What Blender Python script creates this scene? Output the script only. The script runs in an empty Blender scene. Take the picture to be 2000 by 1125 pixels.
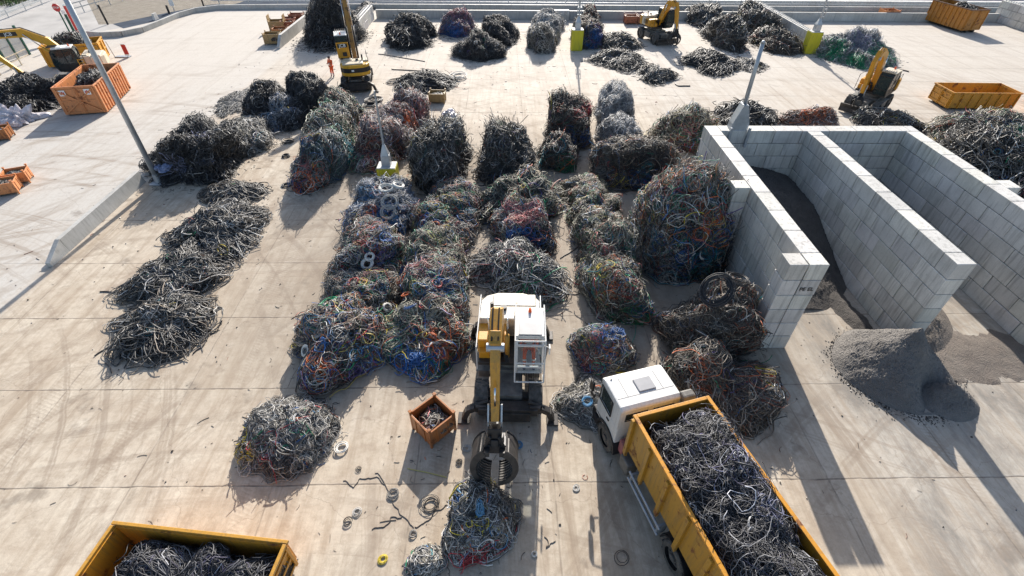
import bpy, bmesh, math, random
import numpy as np
from mathutils import Vector, Matrix, noise as mnoise
random.seed(7); RNG = np.random.default_rng(11)
D = bpy.data; scene = bpy.context.scene; COL = scene.collection
rad = math.radians

# ------------------------------------------------------------------ camera
CAMH = 15.6; FPX = 970.2                       # focal length in pixels of a 2000 px wide frame
PITCH, YAW, ROLL = .71276, -.02548, .01227
def cam_matrix():
    a = math.pi/2 - PITCH
    rx = np.array([[1,0,0],[0,math.cos(a),-math.sin(a)],[0,math.sin(a),math.cos(a)]])
    rz = np.array([[math.cos(YAW),-math.sin(YAW),0],[math.sin(YAW),math.cos(YAW),0],[0,0,1]])
    c, s = math.cos(ROLL), math.sin(ROLL)
    return rz @ rx @ np.array([[c,-s,0],[s,c,0],[0,0,1]])
RC = cam_matrix()
cd = D.cameras.new('camera'); cam = D.objects.new('camera', cd); COL.objects.link(cam)
cd.sensor_width = 36; cd.lens = FPX/2000*36; cd.clip_start = .1; cd.clip_end = 2000
cam.matrix_world = Matrix.Translation((0,0,CAMH)) @ Matrix([list(r) for r in RC]).to_4x4()
scene.camera = cam
# ------------------------------------------------------------------ light
SUN_EL = rad(27.5); SUN_DX = .09             # the sun stands behind the yard, a touch to the right
w = D.worlds.new('World'); scene.world = w; w.use_nodes = True
nt = w.node_tree; bg = nt.nodes['Background']
sky = nt.nodes.new('ShaderNodeTexSky'); sky.sky_type = 'NISHITA'; sky.sun_disc = False
sky.sun_elevation = SUN_EL; sky.sun_rotation = math.atan2(SUN_DX, 1.0); sky.dust_density = 1.5
nt.links.new(sky.outputs[0], bg.inputs[0]); bg.inputs[1].default_value = .112
sl = D.lights.new('sun', 'SUN'); sl.energy = 4.9; sl.angle = rad(.55); sl.color = (1, .94, .86)
so = D.objects.new('sun', sl); COL.objects.link(so)
sd = Vector((SUN_DX, 1, math.tan(SUN_EL)*math.hypot(1, SUN_DX))).normalized()
so.rotation_euler = sd.to_track_quat('Z', 'Y').to_euler(); so.location = (0, 60, 60)
scene.view_settings.view_transform = 'Standard'; scene.view_settings.look = 'None'
scene.view_settings.exposure = .67; scene.view_settings.gamma = 1
scene.cycles.max_bounces = 5; scene.cycles.diffuse_bounces = 2; scene.cycles.glossy_bounces = 2
scene.cycles.transparent_max_bounces = 6; scene.cycles.transmission_bounces = 3

# ------------------------------------------------------------------ measuring helpers
def ray(px, py): return RC @ np.array([px-1000., 562.5-py, -FPX])
def G(px, py, z=0.):
    v = ray(px, py); k = (z-CAMH)/v[2]; return np.array([v[0]*k, v[1]*k, z])
def P(p):
    c = RC.T @ (np.array(p, float)-[0,0,CAMH]); return 1000-FPX*c[0]/c[2], 562.5+FPX*c[1]/c[2]
def height_at(Y, px, py):
    v = ray(px, py); k = Y/v[1]; return CAMH+k*v[2], k*v[0]

# ------------------------------------------------------------------ tagging
def tag(o, label=None, cat=None, group=None, kind=None):
    if label: o['label'] = label
    if cat: o['category'] = cat
    if group: o['group'] = group
    if kind: o['kind'] = kind
    return o
def thing(name, label, cat, loc=(0,0,0), rz=0, group=None):
    o = D.objects.new(name, None); COL.objects.link(o); o.empty_display_size = .3
    o.location = loc; o.rotation_euler = (0,0,rz); return tag(o, label, cat, group)
def dup(root, loc, rz, label, group=None):
    r = root.copy(); COL.objects.link(r); r.location = loc; r.rotation_euler = (0,0,rz)
    r['label'] = label
    if group: r['group'] = group
    for ch in list(root.children):
        c = ch.copy(); COL.objects.link(c); c.parent = r
        for g in ch.children:
            d = g.copy(); COL.objects.link(d); d.parent = c
    return r

# ------------------------------------------------------------------ materials
def nodes(name):
    m = D.materials.new(name); m.use_nodes = True; n = m.node_tree
    return m, n, n.nodes['Principled BSDF']
def N(n, t, **k):
    x = n.nodes.new(t)
    for a, b in k.items(): setattr(x, a, b)
    return x
def L(n, a, b): n.links.new(a, b)
def noise_node(n, vec, scale, detail=5, rough=.6):
    x = N(n, 'ShaderNodeTexNoise'); x.inputs['Scale'].default_value = scale
    x.inputs['Detail'].default_value = detail; x.inputs['Roughness'].default_value = rough
    L(n, vec, x.inputs['Vector']); return x
def ramp(n, fac, a, b, ca=(0,0,0,1), cb=(1,1,1,1)):
    r = N(n, 'ShaderNodeValToRGB'); e = r.color_ramp.elements
    e[0].position, e[1].position = a, b; e[0].color, e[1].color = ca, cb
    L(n, fac, r.inputs[0]); return r
def mix(n, fac, a, b, mode='MIX'):
    x = N(n, 'ShaderNodeMix', data_type='RGBA', blend_type=mode)
    for s, v in ((0, fac), (6, a), (7, b)):
        if hasattr(v, 'links'): L(n, v, x.inputs[s])
        elif s == 0: x.inputs[0].default_value = v
        else: x.inputs[s].default_value = (*v[:3], 1)
    return x.outputs[2]
def math_n(n, op, a, b=None, c=None):
    x = N(n, 'ShaderNodeMath', operation=op)
    for i, v in enumerate((a, b, c)):
        if v is None: continue
        if hasattr(v, 'links'): L(n, v, x.inputs[i])
        else: x.inputs[i].default_value = v
    return x.outputs[0]
def coords(n): return N(n, 'ShaderNodeTexCoord').outputs['Object']
def mapped(n, vec, scale=(1,1,1), rot=(0,0,0)):
    x = N(n, 'ShaderNodeMapping'); x.inputs['Scale'].default_value = scale; x.inputs['Rotation'].default_value = rot
    L(n, vec, x.inputs['Vector']); return x.outputs[0]
def bump(n, p, h, strength=.3, dist=.02):
    b = N(n, 'ShaderNodeBump'); b.inputs['Strength'].default_value = strength; b.inputs['Distance'].default_value = dist
    L(n, h, b.inputs['Height']); L(n, b.outputs[0], p.inputs['Normal'])
def plain(name, col, rough=.5, metal=0., var=.25, scale=3., bmp=.1):
    m, n, p = nodes(name); v = coords(n)
    a = noise_node(n, v, scale, 6); r = ramp(n, a.outputs[0], .3, .7)
    L(n, mix(n, r.outputs[0], tuple(c*(1-var) for c in col), tuple(min(1, c*(1+var)) for c in col)), p.inputs['Base Color'])
    p.inputs['Roughness'].default_value = rough; p.inputs['Metallic'].default_value = metal
    if bmp: bump(n, p, noise_node(n, v, scale*12, 3).outputs[0], bmp, .01)
    return m
def paint(name, col, rust=.5, dirt=.5, rough=.42, rustcol=(.16,.055,.02), dirtcol=(.12,.095,.07), scale=1.6):
    """worn machine paint: rust blotches, vertical dirt streaks, scratches"""
    m, n, p = nodes(name); v = coords(n)
    big = noise_node(n, v, scale, 8, .68); st = noise_node(n, mapped(n, v, (9, 9, .7)), 1.3, 4)
    fine = noise_node(n, v, scale*14, 4)
    c = mix(n, ramp(n, fine.outputs[0], .35, .75).outputs[0], tuple(x*.86 for x in col), col)
    c = mix(n, math_n(n, 'MULTIPLY', ramp(n, st.outputs[0], .48, .8).outputs[0], dirt), c, dirtcol)
    mk = ramp(n, big.outputs[0], .66-.16*rust, .73-.13*rust)
    mk2 = math_n(n, 'MULTIPLY', mk.outputs[0], min(1, rust*1.6))
    c = mix(n, mk2, c, rustcol)
    L(n, c, p.inputs['Base Color'])
    L(n, math_n(n, 'MULTIPLY_ADD', mk2, .4, rough), p.inputs['Roughness'])
    bump(n, p, fine.outputs[0], .12, .01)
    return m
def glass(name, tint=(.05,.07,.07), alpha=.55):
    m = D.materials.new(name); m.use_nodes = True; n = m.node_tree; n.nodes.remove(n.nodes['Principled BSDF'])
    t = N(n, 'ShaderNodeBsdfTransparent'); t.inputs[0].default_value = (*[x**.3 for x in tint], 1)
    g = N(n, 'ShaderNodeBsdfPrincipled'); g.inputs['Base Color'].default_value = (*tint, 1); g.inputs['Roughness'].default_value = .04
    nz = noise_node(n, coords(n), 2.2, 4)
    x = N(n, 'ShaderNodeMixShader')
    L(n, math_n(n, 'MULTIPLY_ADD', nz.outputs[0], .25 if alpha > .1 else .04, alpha if alpha < .1 else 1-alpha-.12), x.inputs[0]); L(n, t.outputs[0], x.inputs[1]); L(n, g.outputs[0], x.inputs[2])
    L(n, x.outputs[0], n.nodes['Material Output'].inputs[0]); return m
def attr_mat(name, rough=.5, scale=20., var=.35, spec=.5, bmp=0):
    m, n, p = nodes(name); a = N(n, 'ShaderNodeAttribute', attribute_name='Col')
    nz = noise_node(n, coords(n), scale, 4)
    L(n, mix(n, nz.outputs[0], mix(n, 1.0, a.outputs['Color'], (1-var,)*3, 'MULTIPLY'), mix(n, 1.0, a.outputs['Color'], (1+var,)*3, 'MULTIPLY')), p.inputs['Base Color'])
    p.inputs['Roughness'].default_value = rough; p.inputs['Specular IOR Level'].default_value = spec
    if bmp: bump(n, p, nz.outputs[0], bmp, .02)
    return m
M = {}
M['yellow'] = paint('yellow paint', (.72,.33,.02), .35, .45)
M['yellow_clean'] = paint('yellow paint clean', (.78,.40,.025), .12, .3)
M['skip_yellow'] = paint('skip yellow', (.66,.30,.03), .62, .6)
M['skip_orange'] = paint('faded orange skip', (.74,.29,.11), .66, .5, rustcol=(.22,.07,.03))
M['skip_ochre'] = paint('ochre skip', (.52,.21,.03), .62, .6)
M['dark_yellow'] = paint('tipper yellow', (.52,.27,.03), .62, .7)
M['stillage'] = paint('rusty orange steel', (.42,.15,.04), .85, .5)
M['stillage_tan'] = paint('tan steel box', (.42,.27,.11), .55, .5)
M['stillage_red'] = paint('red brown steel box', (.38,.12,.06), .75, .5)
M['rust'] = paint('brown rust', (.17,.08,.04), .8, .5)
M['dirty_boom'] = paint('muddy boom', (.42,.21,.035), .85, .7, rustcol=(.07,.045,.03))
M['white'] = paint('white paint', (.78,.77,.74), .08, .22, .35)
M['offwhite'] = paint('dirty off white', (.66,.61,.52), .3, .6, .4)
M['cream'] = paint('cream paint', (.70,.60,.45), .12, .3)
M['grey_roof'] = plain('grey hatch', (.32,.32,.33), .5, 0, .1)
M['black'] = plain('black steel', (.022,.022,.024), .45, .2, .4)
M['dark'] = plain('dark greasy steel', (.05,.045,.042), .5, .3, .5, 4)
M['chassis'] = plain('chassis grey', (.16,.15,.135), .6, .1, .4, 3)
M['rubber'] = plain('tyre rubber', (.10,.092,.082), .85, 0, .5, 6, .3)
M['rim'] = plain('wheel rim', (.16,.15,.14), .6, .3, .3)
M['chrome'] = plain('chrome rod', (.75,.76,.78), .12, 1, .05)
M['steel'] = plain('galvanised steel', (.42,.45,.48), .45, .5, .18, 2)
M['glass'] = glass('cab glass', (.05,.07,.07), .35)
M['glass_open'] = glass('clear cab glass', (.6,.65,.65), .05)
M['redp'] = paint('red paint', (.55,.03,.03), .1, .2)
M['pink'] = plain('dusty red tank', (.35,.12,.12), .5, 0, .3)
M['boom_old'] = paint('worn boom yellow', (.58,.30,.045), .3, .6)
M['green'] = plain('dark green post', (.01,.09,.06), .5)
M['hiviz'] = plain('orange hi vis cloth', (.85,.13,.03), .8, 0, .15, 8)
M['reflect'] = plain('reflective band', (.75,.77,.74), .4)
M['skin'] = plain('skin', (.55,.32,.23), .6, 0, .08)
M['boot'] = plain('blue boots', (.03,.08,.2), .6)
M['navy'] = plain('navy cloth', (.02,.025,.05), .8)
M['hair'] = plain('dark hair', (.03,.02,.015), .7)
M['seat'] = plain('seat fabric', (.03,.03,.035), .8)
M['yblock'] = paint('yellow painted concrete', (.62,.55,.02), .12, .55, .6, rustcol=(.30,.27,.2))
M['letter_white'] = plain('lettering white', (.8,.8,.78), .5, 0, .05)
M['cable'] = attr_mat('cable insulation', .48, 9., .45, .55)
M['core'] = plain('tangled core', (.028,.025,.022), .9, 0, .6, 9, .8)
M['plastic'] = plain('crumpled plastic film', (.55,.52,.55), .35, 0, .3, 4, .9)
M['plastic_blue'] = plain('bluish plastic film', (.16,.20,.33), .35, 0, .5, 6, .9)
M['white_kerb'] = plain('white kerb', (.62,.61,.58), .7, 0, .1)
# concrete
def concrete(name, c0, c1, streak=.7, scale=.8):
    m, n, p = nodes(name); v = coords(n)
    a = N(n, 'ShaderNodeAttribute', attribute_name='Col')
    big = noise_node(n, v, scale, 8, .65); fine = noise_node(n, v, 26, 5, .7)
    c = mix(n, ramp(n, big.outputs[0], .3, .7).outputs[0], c0, c1)
    st = noise_node(n, mapped(n, v, (5.5,5.5,.45)), 1.2, 5, .6)
    c = mix(n, math_n(n, 'MULTIPLY', ramp(n, st.outputs[0], .5, .78).outputs[0], streak), c, (.16,.15,.13))
    sp = noise_node(n, v, 9, 6, .75)
    c = mix(n, math_n(n, 'MULTIPLY', ramp(n, sp.outputs[0], .62, .7).outputs[0], .45), c, (.16,.155,.14))
    c = mix(n, math_n(n, 'MULTIPLY', ramp(n, fine.outputs[0], .4, .75).outputs[0], .25), c, (.2,.19,.17))
    c = mix(n, 1.0, c, a.outputs['Color'], 'MULTIPLY')
    L(n, c, p.inputs['Base Color']); p.inputs['Roughness'].default_value = .62
    bump(n, p, math_n(n, 'ADD', fine.outputs[0], sp.outputs[0]), .35, .012)
    return m
M['block'] = concrete('lego block concrete', (.54,.525,.49), (.76,.735,.69))
M['block_old'] = concrete('cast concrete', (.42,.41,.38), (.58,.565,.53), .5)
def soil(name, c0, c1):
    m, n, p = nodes(name); v = coords(n)
    a = noise_node(n, v, 1.1, 8, .7); f = noise_node(n, v, 22, 6, .8); vo = N(n, 'ShaderNodeTexVoronoi'); vo.inputs['Scale'].default_value = 26; L(n, v, vo.inputs['Vector'])
    c = mix(n, ramp(n, a.outputs[0], .3, .7).outputs[0], c0, c1)
    c = mix(n, math_n(n, 'MULTIPLY', ramp(n, f.outputs[0], .35, .75).outputs[0], .55), c, tuple(x*.4 for x in c0))
    L(n, c, p.inputs['Base Color']); p.inputs['Roughness'].default_value = .95
    bump(n, p, math_n(n, 'ADD', f.outputs[0], vo.outputs[0]), .9, .05); return m
M['soil_grey'] = soil('grey aggregate', (.20,.186,.172), (.31,.29,.27))
M['soil_dark'] = soil('dark aggregate', (.10,.09,.08), (.17,.15,.135))
M['soil_brown'] = soil('brown screenings', (.20,.165,.14), (.30,.26,.22))
M['grass'] = soil('rough grass', (.05,.075,.02), (.10,.12,.04))

# ground
def math_v(n, a, b, k):
    x = N(n, 'ShaderNodeVectorMath', operation='MULTIPLY_ADD'); L(n, b, x.inputs[0]); x.inputs[1].default_value = (k,k,k); L(n, a, x.inputs[2]); return x.outputs[0]
def ground_mat():
    m, n, p = nodes('yard concrete'); v = coords(n)
    sx = N(n, 'ShaderNodeSeparateXYZ'); L(n, v, sx.inputs[0]); X, Y = sx.outputs[0], sx.outputs[1]
    wob = noise_node(n, v, .9, 4, .6)
    w_ = math_n(n, 'MULTIPLY_ADD', wob.outputs[0], .10, -.05)
    big = noise_node(n, v, .085, 6, .6); med = noise_node(n, v, .45, 8, .7); fine = noise_node(n, v, 5.5, 8, .75); grit = noise_node(n, v, 38, 3, .7)
    c = mix(n, ramp(n, big.outputs[0], .35, .65).outputs[0], (.55,.47,.365), (.64,.57,.465))
    c = mix(n, math_n(n, 'MULTIPLY', ramp(n, med.outputs[0], .44, .66).outputs[0], .6), c, (.42,.335,.25))
    m3 = noise_node(n, v, 1.7, 9, .75); c = mix(n, math_n(n, 'MULTIPLY', ramp(n, m3.outputs[0], .48, .66).outputs[0], .52), c, (.29,.225,.165))
    c = mix(n, math_n(n, 'MULTIPLY', ramp(n, noise_node(n, v, .8, 9, .7).outputs[0], .56, .70).outputs[0], .5), c, (.72,.65,.55))
    # smooth road left of the parapet, greyer slab right
    def ramp_step(val, e, wdt):
        mr = N(n, 'ShaderNodeMapRange', interpolation_type='SMOOTHSTEP'); L(n, val, mr.inputs[0])
        mr.inputs[1].default_value = e-wdt; mr.inputs[2].default_value = e+wdt; return mr.outputs[0]
    Xw = math_n(n, 'MULTIPLY_ADD', med.outputs[0], 3.0, X); Xl = math_n(n, 'MULTIPLY_ADD', med.outputs[0], 1.2, X)
    left = math_n(n, 'SUBTRACT', 1.0, ramp_step(Xl, -21.9, .7))
    c = mix(n, math_n(n, 'MULTIPLY', left, .88), c, (.53,.51,.475))
    right = ramp_step(Xw, 13.5, 2.5)
    c = mix(n, math_n(n, 'MULTIPLY', right, .7), c, (.47,.44,.39))
    far = ramp_step(Y, 42., 16.)  # distance tint: glare over the far slab is painted into the colour
    c = mix(n, math_n(n, 'MULTIPLY', far, .72), c, (.58,.53,.465))
    # long sweeping dirt streaks and tyre tracks
    near = math_n(n, 'SUBTRACT', 1.0, math_n(n, 'MULTIPLY', far, .75))
    notleft = math_n(n, 'SUBTRACT', 1.0, math_n(n, 'MULTIPLY', left, .6))
    for sc, rt, lo, hi, st, colr in (((1.6,.16,1), .25, .48, .63, .48, (.35,.265,.185)), ((3.2,.22,1), -.42, .49, .63, .46, (.32,.245,.175)), ((.18,1.5,1), .12, .50, .68, .32, (.40,.31,.23)), ((7,.35,1), .1, .56, .68, .26, (.30,.23,.17))):
        s = noise_node(n, mapped(n, v, sc, (0,0,rt)), .8, 7, .66)
        c = mix(n, math_n(n, 'MULTIPLY', math_n(n, 'MULTIPLY', ramp(n, s.outputs[0], lo, hi).outputs[0], st), math_n(n, 'MULTIPLY', near, notleft)), c, colr)
    tr = N(n, 'ShaderNodeTexWave', wave_type='BANDS', bands_direction='Y', wave_profile='SAW'); tr.inputs['Scale'].default_value = 2.3; tr.inputs['Distortion'].default_value = 3; tr.inputs['Detail Scale'].default_value = 3
    L(n, mapped(n, v, (1,1,1), (0,0,.35)), tr.inputs['Vector'])
    tm = noise_node(n, mapped(n, v, (1.3,.09,1), (0,0,.18)), .8, 4, .5)
    c = mix(n, math_n(n, 'MULTIPLY', math_n(n, 'MULTIPLY', ramp(n, tm.outputs[0], .56, .62).outputs[0], ramp(n, tr.outputs[0], .3, .7).outputs[0]), .24), c, (.27,.20,.145))
    # thin dark scuffs
    sc_ = noise_node(n, mapped(n, v, (1.1,.5,1), (0,0,.7)), 2.2, 10, .8)
    rd = math_n(n, 'ABSOLUTE', math_n(n, 'SUBTRACT', sc_.outputs[0], .5))
    line = ramp(n, rd, 0., .008, (1,1,1,1), (0,0,0,1))
    # sweeping wheel tracks: rings round two far centres
    for cx_, cy_, f_, st_ in ((-34., 2., .9, .5), (30., -14., .62, .42), (-8., -30., 1.3, .38)):
        dx = math_n(n, 'SUBTRACT', X, cx_); dy = math_n(n, 'SUBTRACT', Y, cy_); rr_ = math_n(n, 'SQRT', math_n(n, 'ADD', math_n(n, 'MULTIPLY', dx, dx), math_n(n, 'MULTIPLY', dy, dy)))
        rn = N(n, 'ShaderNodeTexNoise', noise_dimensions='1D'); rn.inputs['Scale'].default_value = f_; rn.inputs['Detail'].default_value = 7; rn.inputs['Roughness'].default_value = .7; L(n, math_n(n, 'ADD', rr_, math_n(n, 'MULTIPLY', wob.outputs[0], .25)), rn.inputs['W'])
        msk = noise_node(n, v, .16, 4, .6)
        c = mix(n, math_n(n, 'MULTIPLY', math_n(n, 'MULTIPLY', ramp(n, rn.outputs[0], .54, .62).outputs[0], ramp(n, msk.outputs[0], .42, .58).outputs[0]), math_n(n, 'MULTIPLY', near, st_)), c, (.25,.19,.14))
    vc = N(n, 'ShaderNodeTexVoronoi', feature='DISTANCE_TO_EDGE'); vc.inputs['Scale'].default_value = .22; L(n, math_v(n, v, wob.outputs['Color'], .9), vc.inputs['Vector'])
    ck = ramp(n, vc.outputs['Distance'], 0., .004, (1,1,1,1), (0,0,0,1)); c = mix(n, math_n(n, 'MULTIPLY', ck.outputs[0], math_n(n, 'MULTIPLY', near, .35)), c, (.16,.12,.09))
    oil = noise_node(n, v, .55, 5, .6); c = mix(n, math_n(n, 'MULTIPLY', ramp(n, oil.outputs[0], .62, .70).outputs[0], math_n(n, 'MULTIPLY', near, .5)), c, (.15,.12,.095))
    c = mix(n, math_n(n, 'MULTIPLY', math_n(n, 'MULTIPLY', line.outputs[0], ramp(n, med.outputs[0], .45, .6).outputs[0]), .30), c, (.2,.16,.12))
    # worked in black dust round the heaps: a real stain of the yard
    cx = ramp_step(math_n(n, 'ABSOLUTE', math_n(n, 'SUBTRACT', X, 0.)), 12., 5.)
    st2 = noise_node(n, v, .3, 8, .72)
    zone = math_n(n, 'MULTIPLY', math_n(n, 'SUBTRACT', 1.0, cx), math_n(n, 'MULTIPLY', ramp_step(Y, 12., 3.), math_n(n, 'SUBTRACT', 1.0, ramp_step(Y, 36., 4.))))
    c = mix(n, math_n(n, 'MULTIPLY', zone, math_n(n, 'MULTIPLY_ADD', st2.outputs[0], 1.0, .02)), c, (.235,.195,.155))
    # aggregate dust in front of the bays
    z2 = math_n(n, 'MULTIPLY', ramp_step(Xw, 14.0, 1.6), math_n(n, 'SUBTRACT', 1.0, ramp_step(Y, 27., 1.)))
    d2 = noise_node(n, mapped(n, v, (.9,.28,1), (0,0,.1)), .7, 9, .75)
    c = mix(n, math_n(n, 'MULTIPLY', z2, ramp(n, d2.outputs[0], .44, .62).outputs[0]), c, (.235,.215,.19))
    # speckle, grit
    c = mix(n, math_n(n, 'MULTIPLY', ramp(n, fine.outputs[0], .5, .72).outputs[0], .5), c, (.36,.29,.22))
    c = mix(n, math_n(n, 'MULTIPLY', ramp(n, grit.outputs[0], .6, .72).outputs[0], .4), c, (.17,.14,.11))
    dots = noise_node(n, v, 1.9, 3, .5)
    c = mix(n, math_n(n, 'MULTIPLY', ramp(n, dots.outputs[0], .735, .76).outputs[0], .7), c, (.10,.085,.07))
    # slab joints
    def joint(val, period, off, width):
        a = math_n(n, 'ADD', math_n(n, 'SUBTRACT', val, off), w_)
        f = math_n(n, 'PINGPONG', a, period/2)
        return ramp(n, f, width*.45, width, (1,1,1,1), (0,0,0,1)).outputs[0]
    jx = joint(X, 4.6, 1.67, .035); jy = joint(Y, 3.95, .3, .035)
    j = math_n(n, 'MAXIMUM', math_n(n, 'MULTIPLY', jx, .55), jy)
    jb = noise_node(n, v, 1.2, 4)
    jm = math_n(n, 'MULTIPLY', math_n(n, 'MULTIPLY', j, ramp(n, jb.outputs[0], .3, .6).outputs[0]), math_n(n, 'MULTIPLY', notleft, .85))
    c = mix(n, jm, c, (.13,.105,.085))
    L(n, c, p.inputs['Base Color'])
    L(n, math_n(n, 'MULTIPLY_ADD', med.outputs[0], .2, .72), p.inputs['Roughness']); p.inputs['Specular IOR Level'].default_value = .3
    bump(n, p, math_n(n, 'SUBTRACT', math_n(n, 'ADD', math_n(n, 'MULTIPLY', fine.outputs[0], .8), math_n(n, 'MULTIPLY', grit.outputs[0], .25)), math_n(n, 'MULTIPLY', j, .8)), .30, .03)
    return m
M['ground'] = ground_mat()
M['asphalt'] = plain('blue grey asphalt', (.075,.09,.115), .95, 0, .25, .6, .2); M['asphalt'].node_tree.nodes['Principled BSDF'].inputs['Specular IOR Level'].default_value = .03
M['strip'] = plain('dark grey strip', (.13,.125,.12), .95, 0, .3, .8, .2); M['strip'].node_tree.nodes['Principled BSDF'].inputs['Specular IOR Level'].default_value = .05
M['pale_ground'] = plain('pale dusty ground', (.50,.47,.42), .9, 0, .2, .35, .3)
M['road_grey'] = plain('worn grey road', (.40,.38,.355), .8, 0, .18, .35, .2)
M['verge'] = soil('dry verge', (.26,.22,.17), (.42,.37,.30))

# ------------------------------------------------------------------ mesh builder
class MB:
    def __init__(s): s.v = []; s.f = []; s.c = []; s.col = (1,1,1)
    def add(s, vs, fs):
        o = len(s.v); s.v += [tuple(map(float, a)) for a in vs]; s.c += [s.col]*len(vs); s.f += [tuple(i+o for i in f) for f in fs]
    def box(s, c, d, R=None, taper=1.):
        hx, hy, hz = d[0]/2, d[1]/2, d[2]/2; c = Vector(c); vs = []
        for z in (-1, 1):
            k = taper if z > 0 else 1
            for x, y in ((-1,-1),(1,-1),(1,1),(-1,1)):
                q = Vector((x*hx*k, y*hy*k, z*hz)); vs.append(c+(R @ q if R else q))
        s.add(vs, [(3,2,1,0),(4,5,6,7),(0,1,5,4),(1,2,6,5),(2,3,7,6),(3,0,4,7)]); return s
    def bar(s, a, b, wdt, hgt, up=(0,0,1)):
        a, b = Vector(a), Vector(b); t = (b-a); ln = t.length; t.normalize(); u = Vector(up)
        if abs(t.dot(u)) > .98: u = Vector((0,1,0))
        x = t.cross(u).normalized(); z = x.cross(t); R = Matrix((x, t, z)).transposed()
        return s.box((a+b)/2, (wdt, ln, hgt), R)
    def cyl(s, a, b, r, r2=None, n=12, cap=True):
        a, b = Vector(a), Vector(b); r2 = r if r2 is None else r2; t = (b-a).normalized()
        u = Vector((0,0,1)) if abs(t.z) < .9 else Vector((1,0,0)); x = t.cross(u).normalized(); y = t.cross(x); vs = []
        for q, rr in ((a, r), (b, r2)):
            for i in range(n):
                an = 2*math.pi*i/n; vs.append(q+x*math.cos(an)*rr+y*math.sin(an)*rr)
        fs = [(i, (i+1) % n, n+(i+1) % n, n+i) for i in range(n)]
        if cap: fs += [tuple(range(n))[::-1], tuple(range(n, 2*n))]
        s.add(vs, fs); return s
    def path(s, pts, r, n=6):
        for a, b in zip(pts, pts[1:]): s.cyl(a, b, r, None, n)
        return s
    def prism(s, poly, x0, x1, ax='x'):
        """poly of (a,b) pairs extruded along ax"""
        k = len(poly)
        def q(a, b, t): return {'x': (t, a, b), 'y': (a, t, b), 'z': (a, b, t)}[ax]
        vs = [q(a, b, x0) for a, b in poly]+[q(a, b, x1) for a, b in poly]
        s.add(vs, [tuple(range(k))[::-1], tuple(range(k, 2*k))]+[(i, (i+1) % k, k+(i+1) % k, k+i) for i in range(k)]); return s
    def loft(s, pts, wid, dep, x=0.):
        """boom like box beam along (y,z) points at x, width in x, depth in the plane"""
        k = len(pts); vs = []
        for i, (y, z) in enumerate(pts):
            a = Vector(pts[max(0, i-1)]); b = Vector(pts[min(k-1, i+1)]); t = (b-a).normalized(); nn = Vector((-t.y, t.x))
            d = dep[i]/2; ww = (wid[i] if hasattr(wid, '__len__') else wid)/2
            for sx, sn in ((-1,-1),(1,-1),(1,1),(-1,1)): vs.append((x+sx*ww, y+nn.x*d*sn, z+nn.y*d*sn))
        fs = [(3,2,1,0), tuple(4*(k-1)+i for i in range(4))]
        for i in range(k-1):
            for j in range(4): fs.append((4*i+j, 4*i+(j+1) % 4, 4*i+4+(j+1) % 4, 4*i+4+j))
        s.add(vs, fs); return s
    def build(s, name, mat, parent=None, bevel=0., smooth=False):
        me = D.meshes.new(name); me.from_pydata(s.v, [], s.f)
        b = bmesh.new(); b.from_mesh(me); bmesh.ops.recalc_face_normals(b, faces=b.faces); b.to_mesh(me); b.free()
        a = me.attributes.new('Col', 'FLOAT_COLOR', 'POINT')
        a.data.foreach_set('color', np.array([(*c, 1.) for c in s.c], np.float32).ravel())
        me.materials.append(mat); o = D.objects.new(name, me); COL.objects.link(o)
        if parent: o.parent = parent
        if bevel:
            m = o.modifiers.new('bevel', 'BEVEL'); m.width = bevel; m.segments = 2; m.limit_method = 'ANGLE'; m.angle_limit = rad(40)
        if smooth:
            me.polygons.foreach_set('use_smooth', [True]*len(me.polygons))
        return o
def np_mesh(name, parts, mats, parent=None):
    """parts: list of (verts Nx3, quads Kx4, colours Nx3, material index, smooth)"""
    vs, fs, cs, mi, sm = [], [], [], [], []; o = 0
    for v, f, c, k, s in parts:
        vs.append(v); fs.append(f+o); cs.append(c); mi.append(np.full(len(f), k)); sm.append(np.full(len(f), s)); o += len(v)
    v = np.concatenate(vs).astype(np.float32); f = np.concatenate(fs).astype(np.int32); c = np.concatenate(cs)
    me = D.meshes.new(name); me.vertices.add(len(v)); me.vertices.foreach_set('co', v.ravel())
    me.loops.add(f.size); me.loops.foreach_set('vertex_index', f.ravel())
    me.polygons.add(len(f)); me.polygons.foreach_set('loop_start', np.arange(len(f), dtype=np.int32)*4)
    me.polygons.foreach_set('loop_total', np.full(len(f), 4, np.int32))
    me.polygons.foreach_set('material_index', np.concatenate(mi).astype(np.int32))
    me.polygons.foreach_set('use_smooth', np.concatenate(sm).astype(bool))
    me.update(calc_edges=True)
    a = me.attributes.new('Col', 'FLOAT_COLOR', 'POINT'); a.data.foreach_set('color', np.hstack([c, np.ones((len(c), 1))]).astype(np.float32).ravel())
    for m in mats: me.materials.append(m)
    ob = D.objects.new(name, me); COL.objects.link(ob)
    if parent: ob.parent = parent
    return ob
def text_mesh(name, s, size, mat, parent, M4, extrude=.006):
    c = D.curves.new(name, 'FONT'); c.body = s; c.size = size; c.extrude = extrude; c.align_x = 'CENTER'; c.align_y = 'CENTER'; c.offset = size*.012
    t = D.objects.new(name+'_c', c); COL.objects.link(t); dg = bpy.context.evaluated_depsgraph_get()
    me = D.meshes.new_from_object(t.evaluated_get(dg)); D.objects.remove(t); me.materials.clear(); me.materials.append(mat)
    me.transform(M4); o = D.objects.new(name, me); COL.objects.link(o)
    if parent: o.parent = parent
    return o

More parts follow.
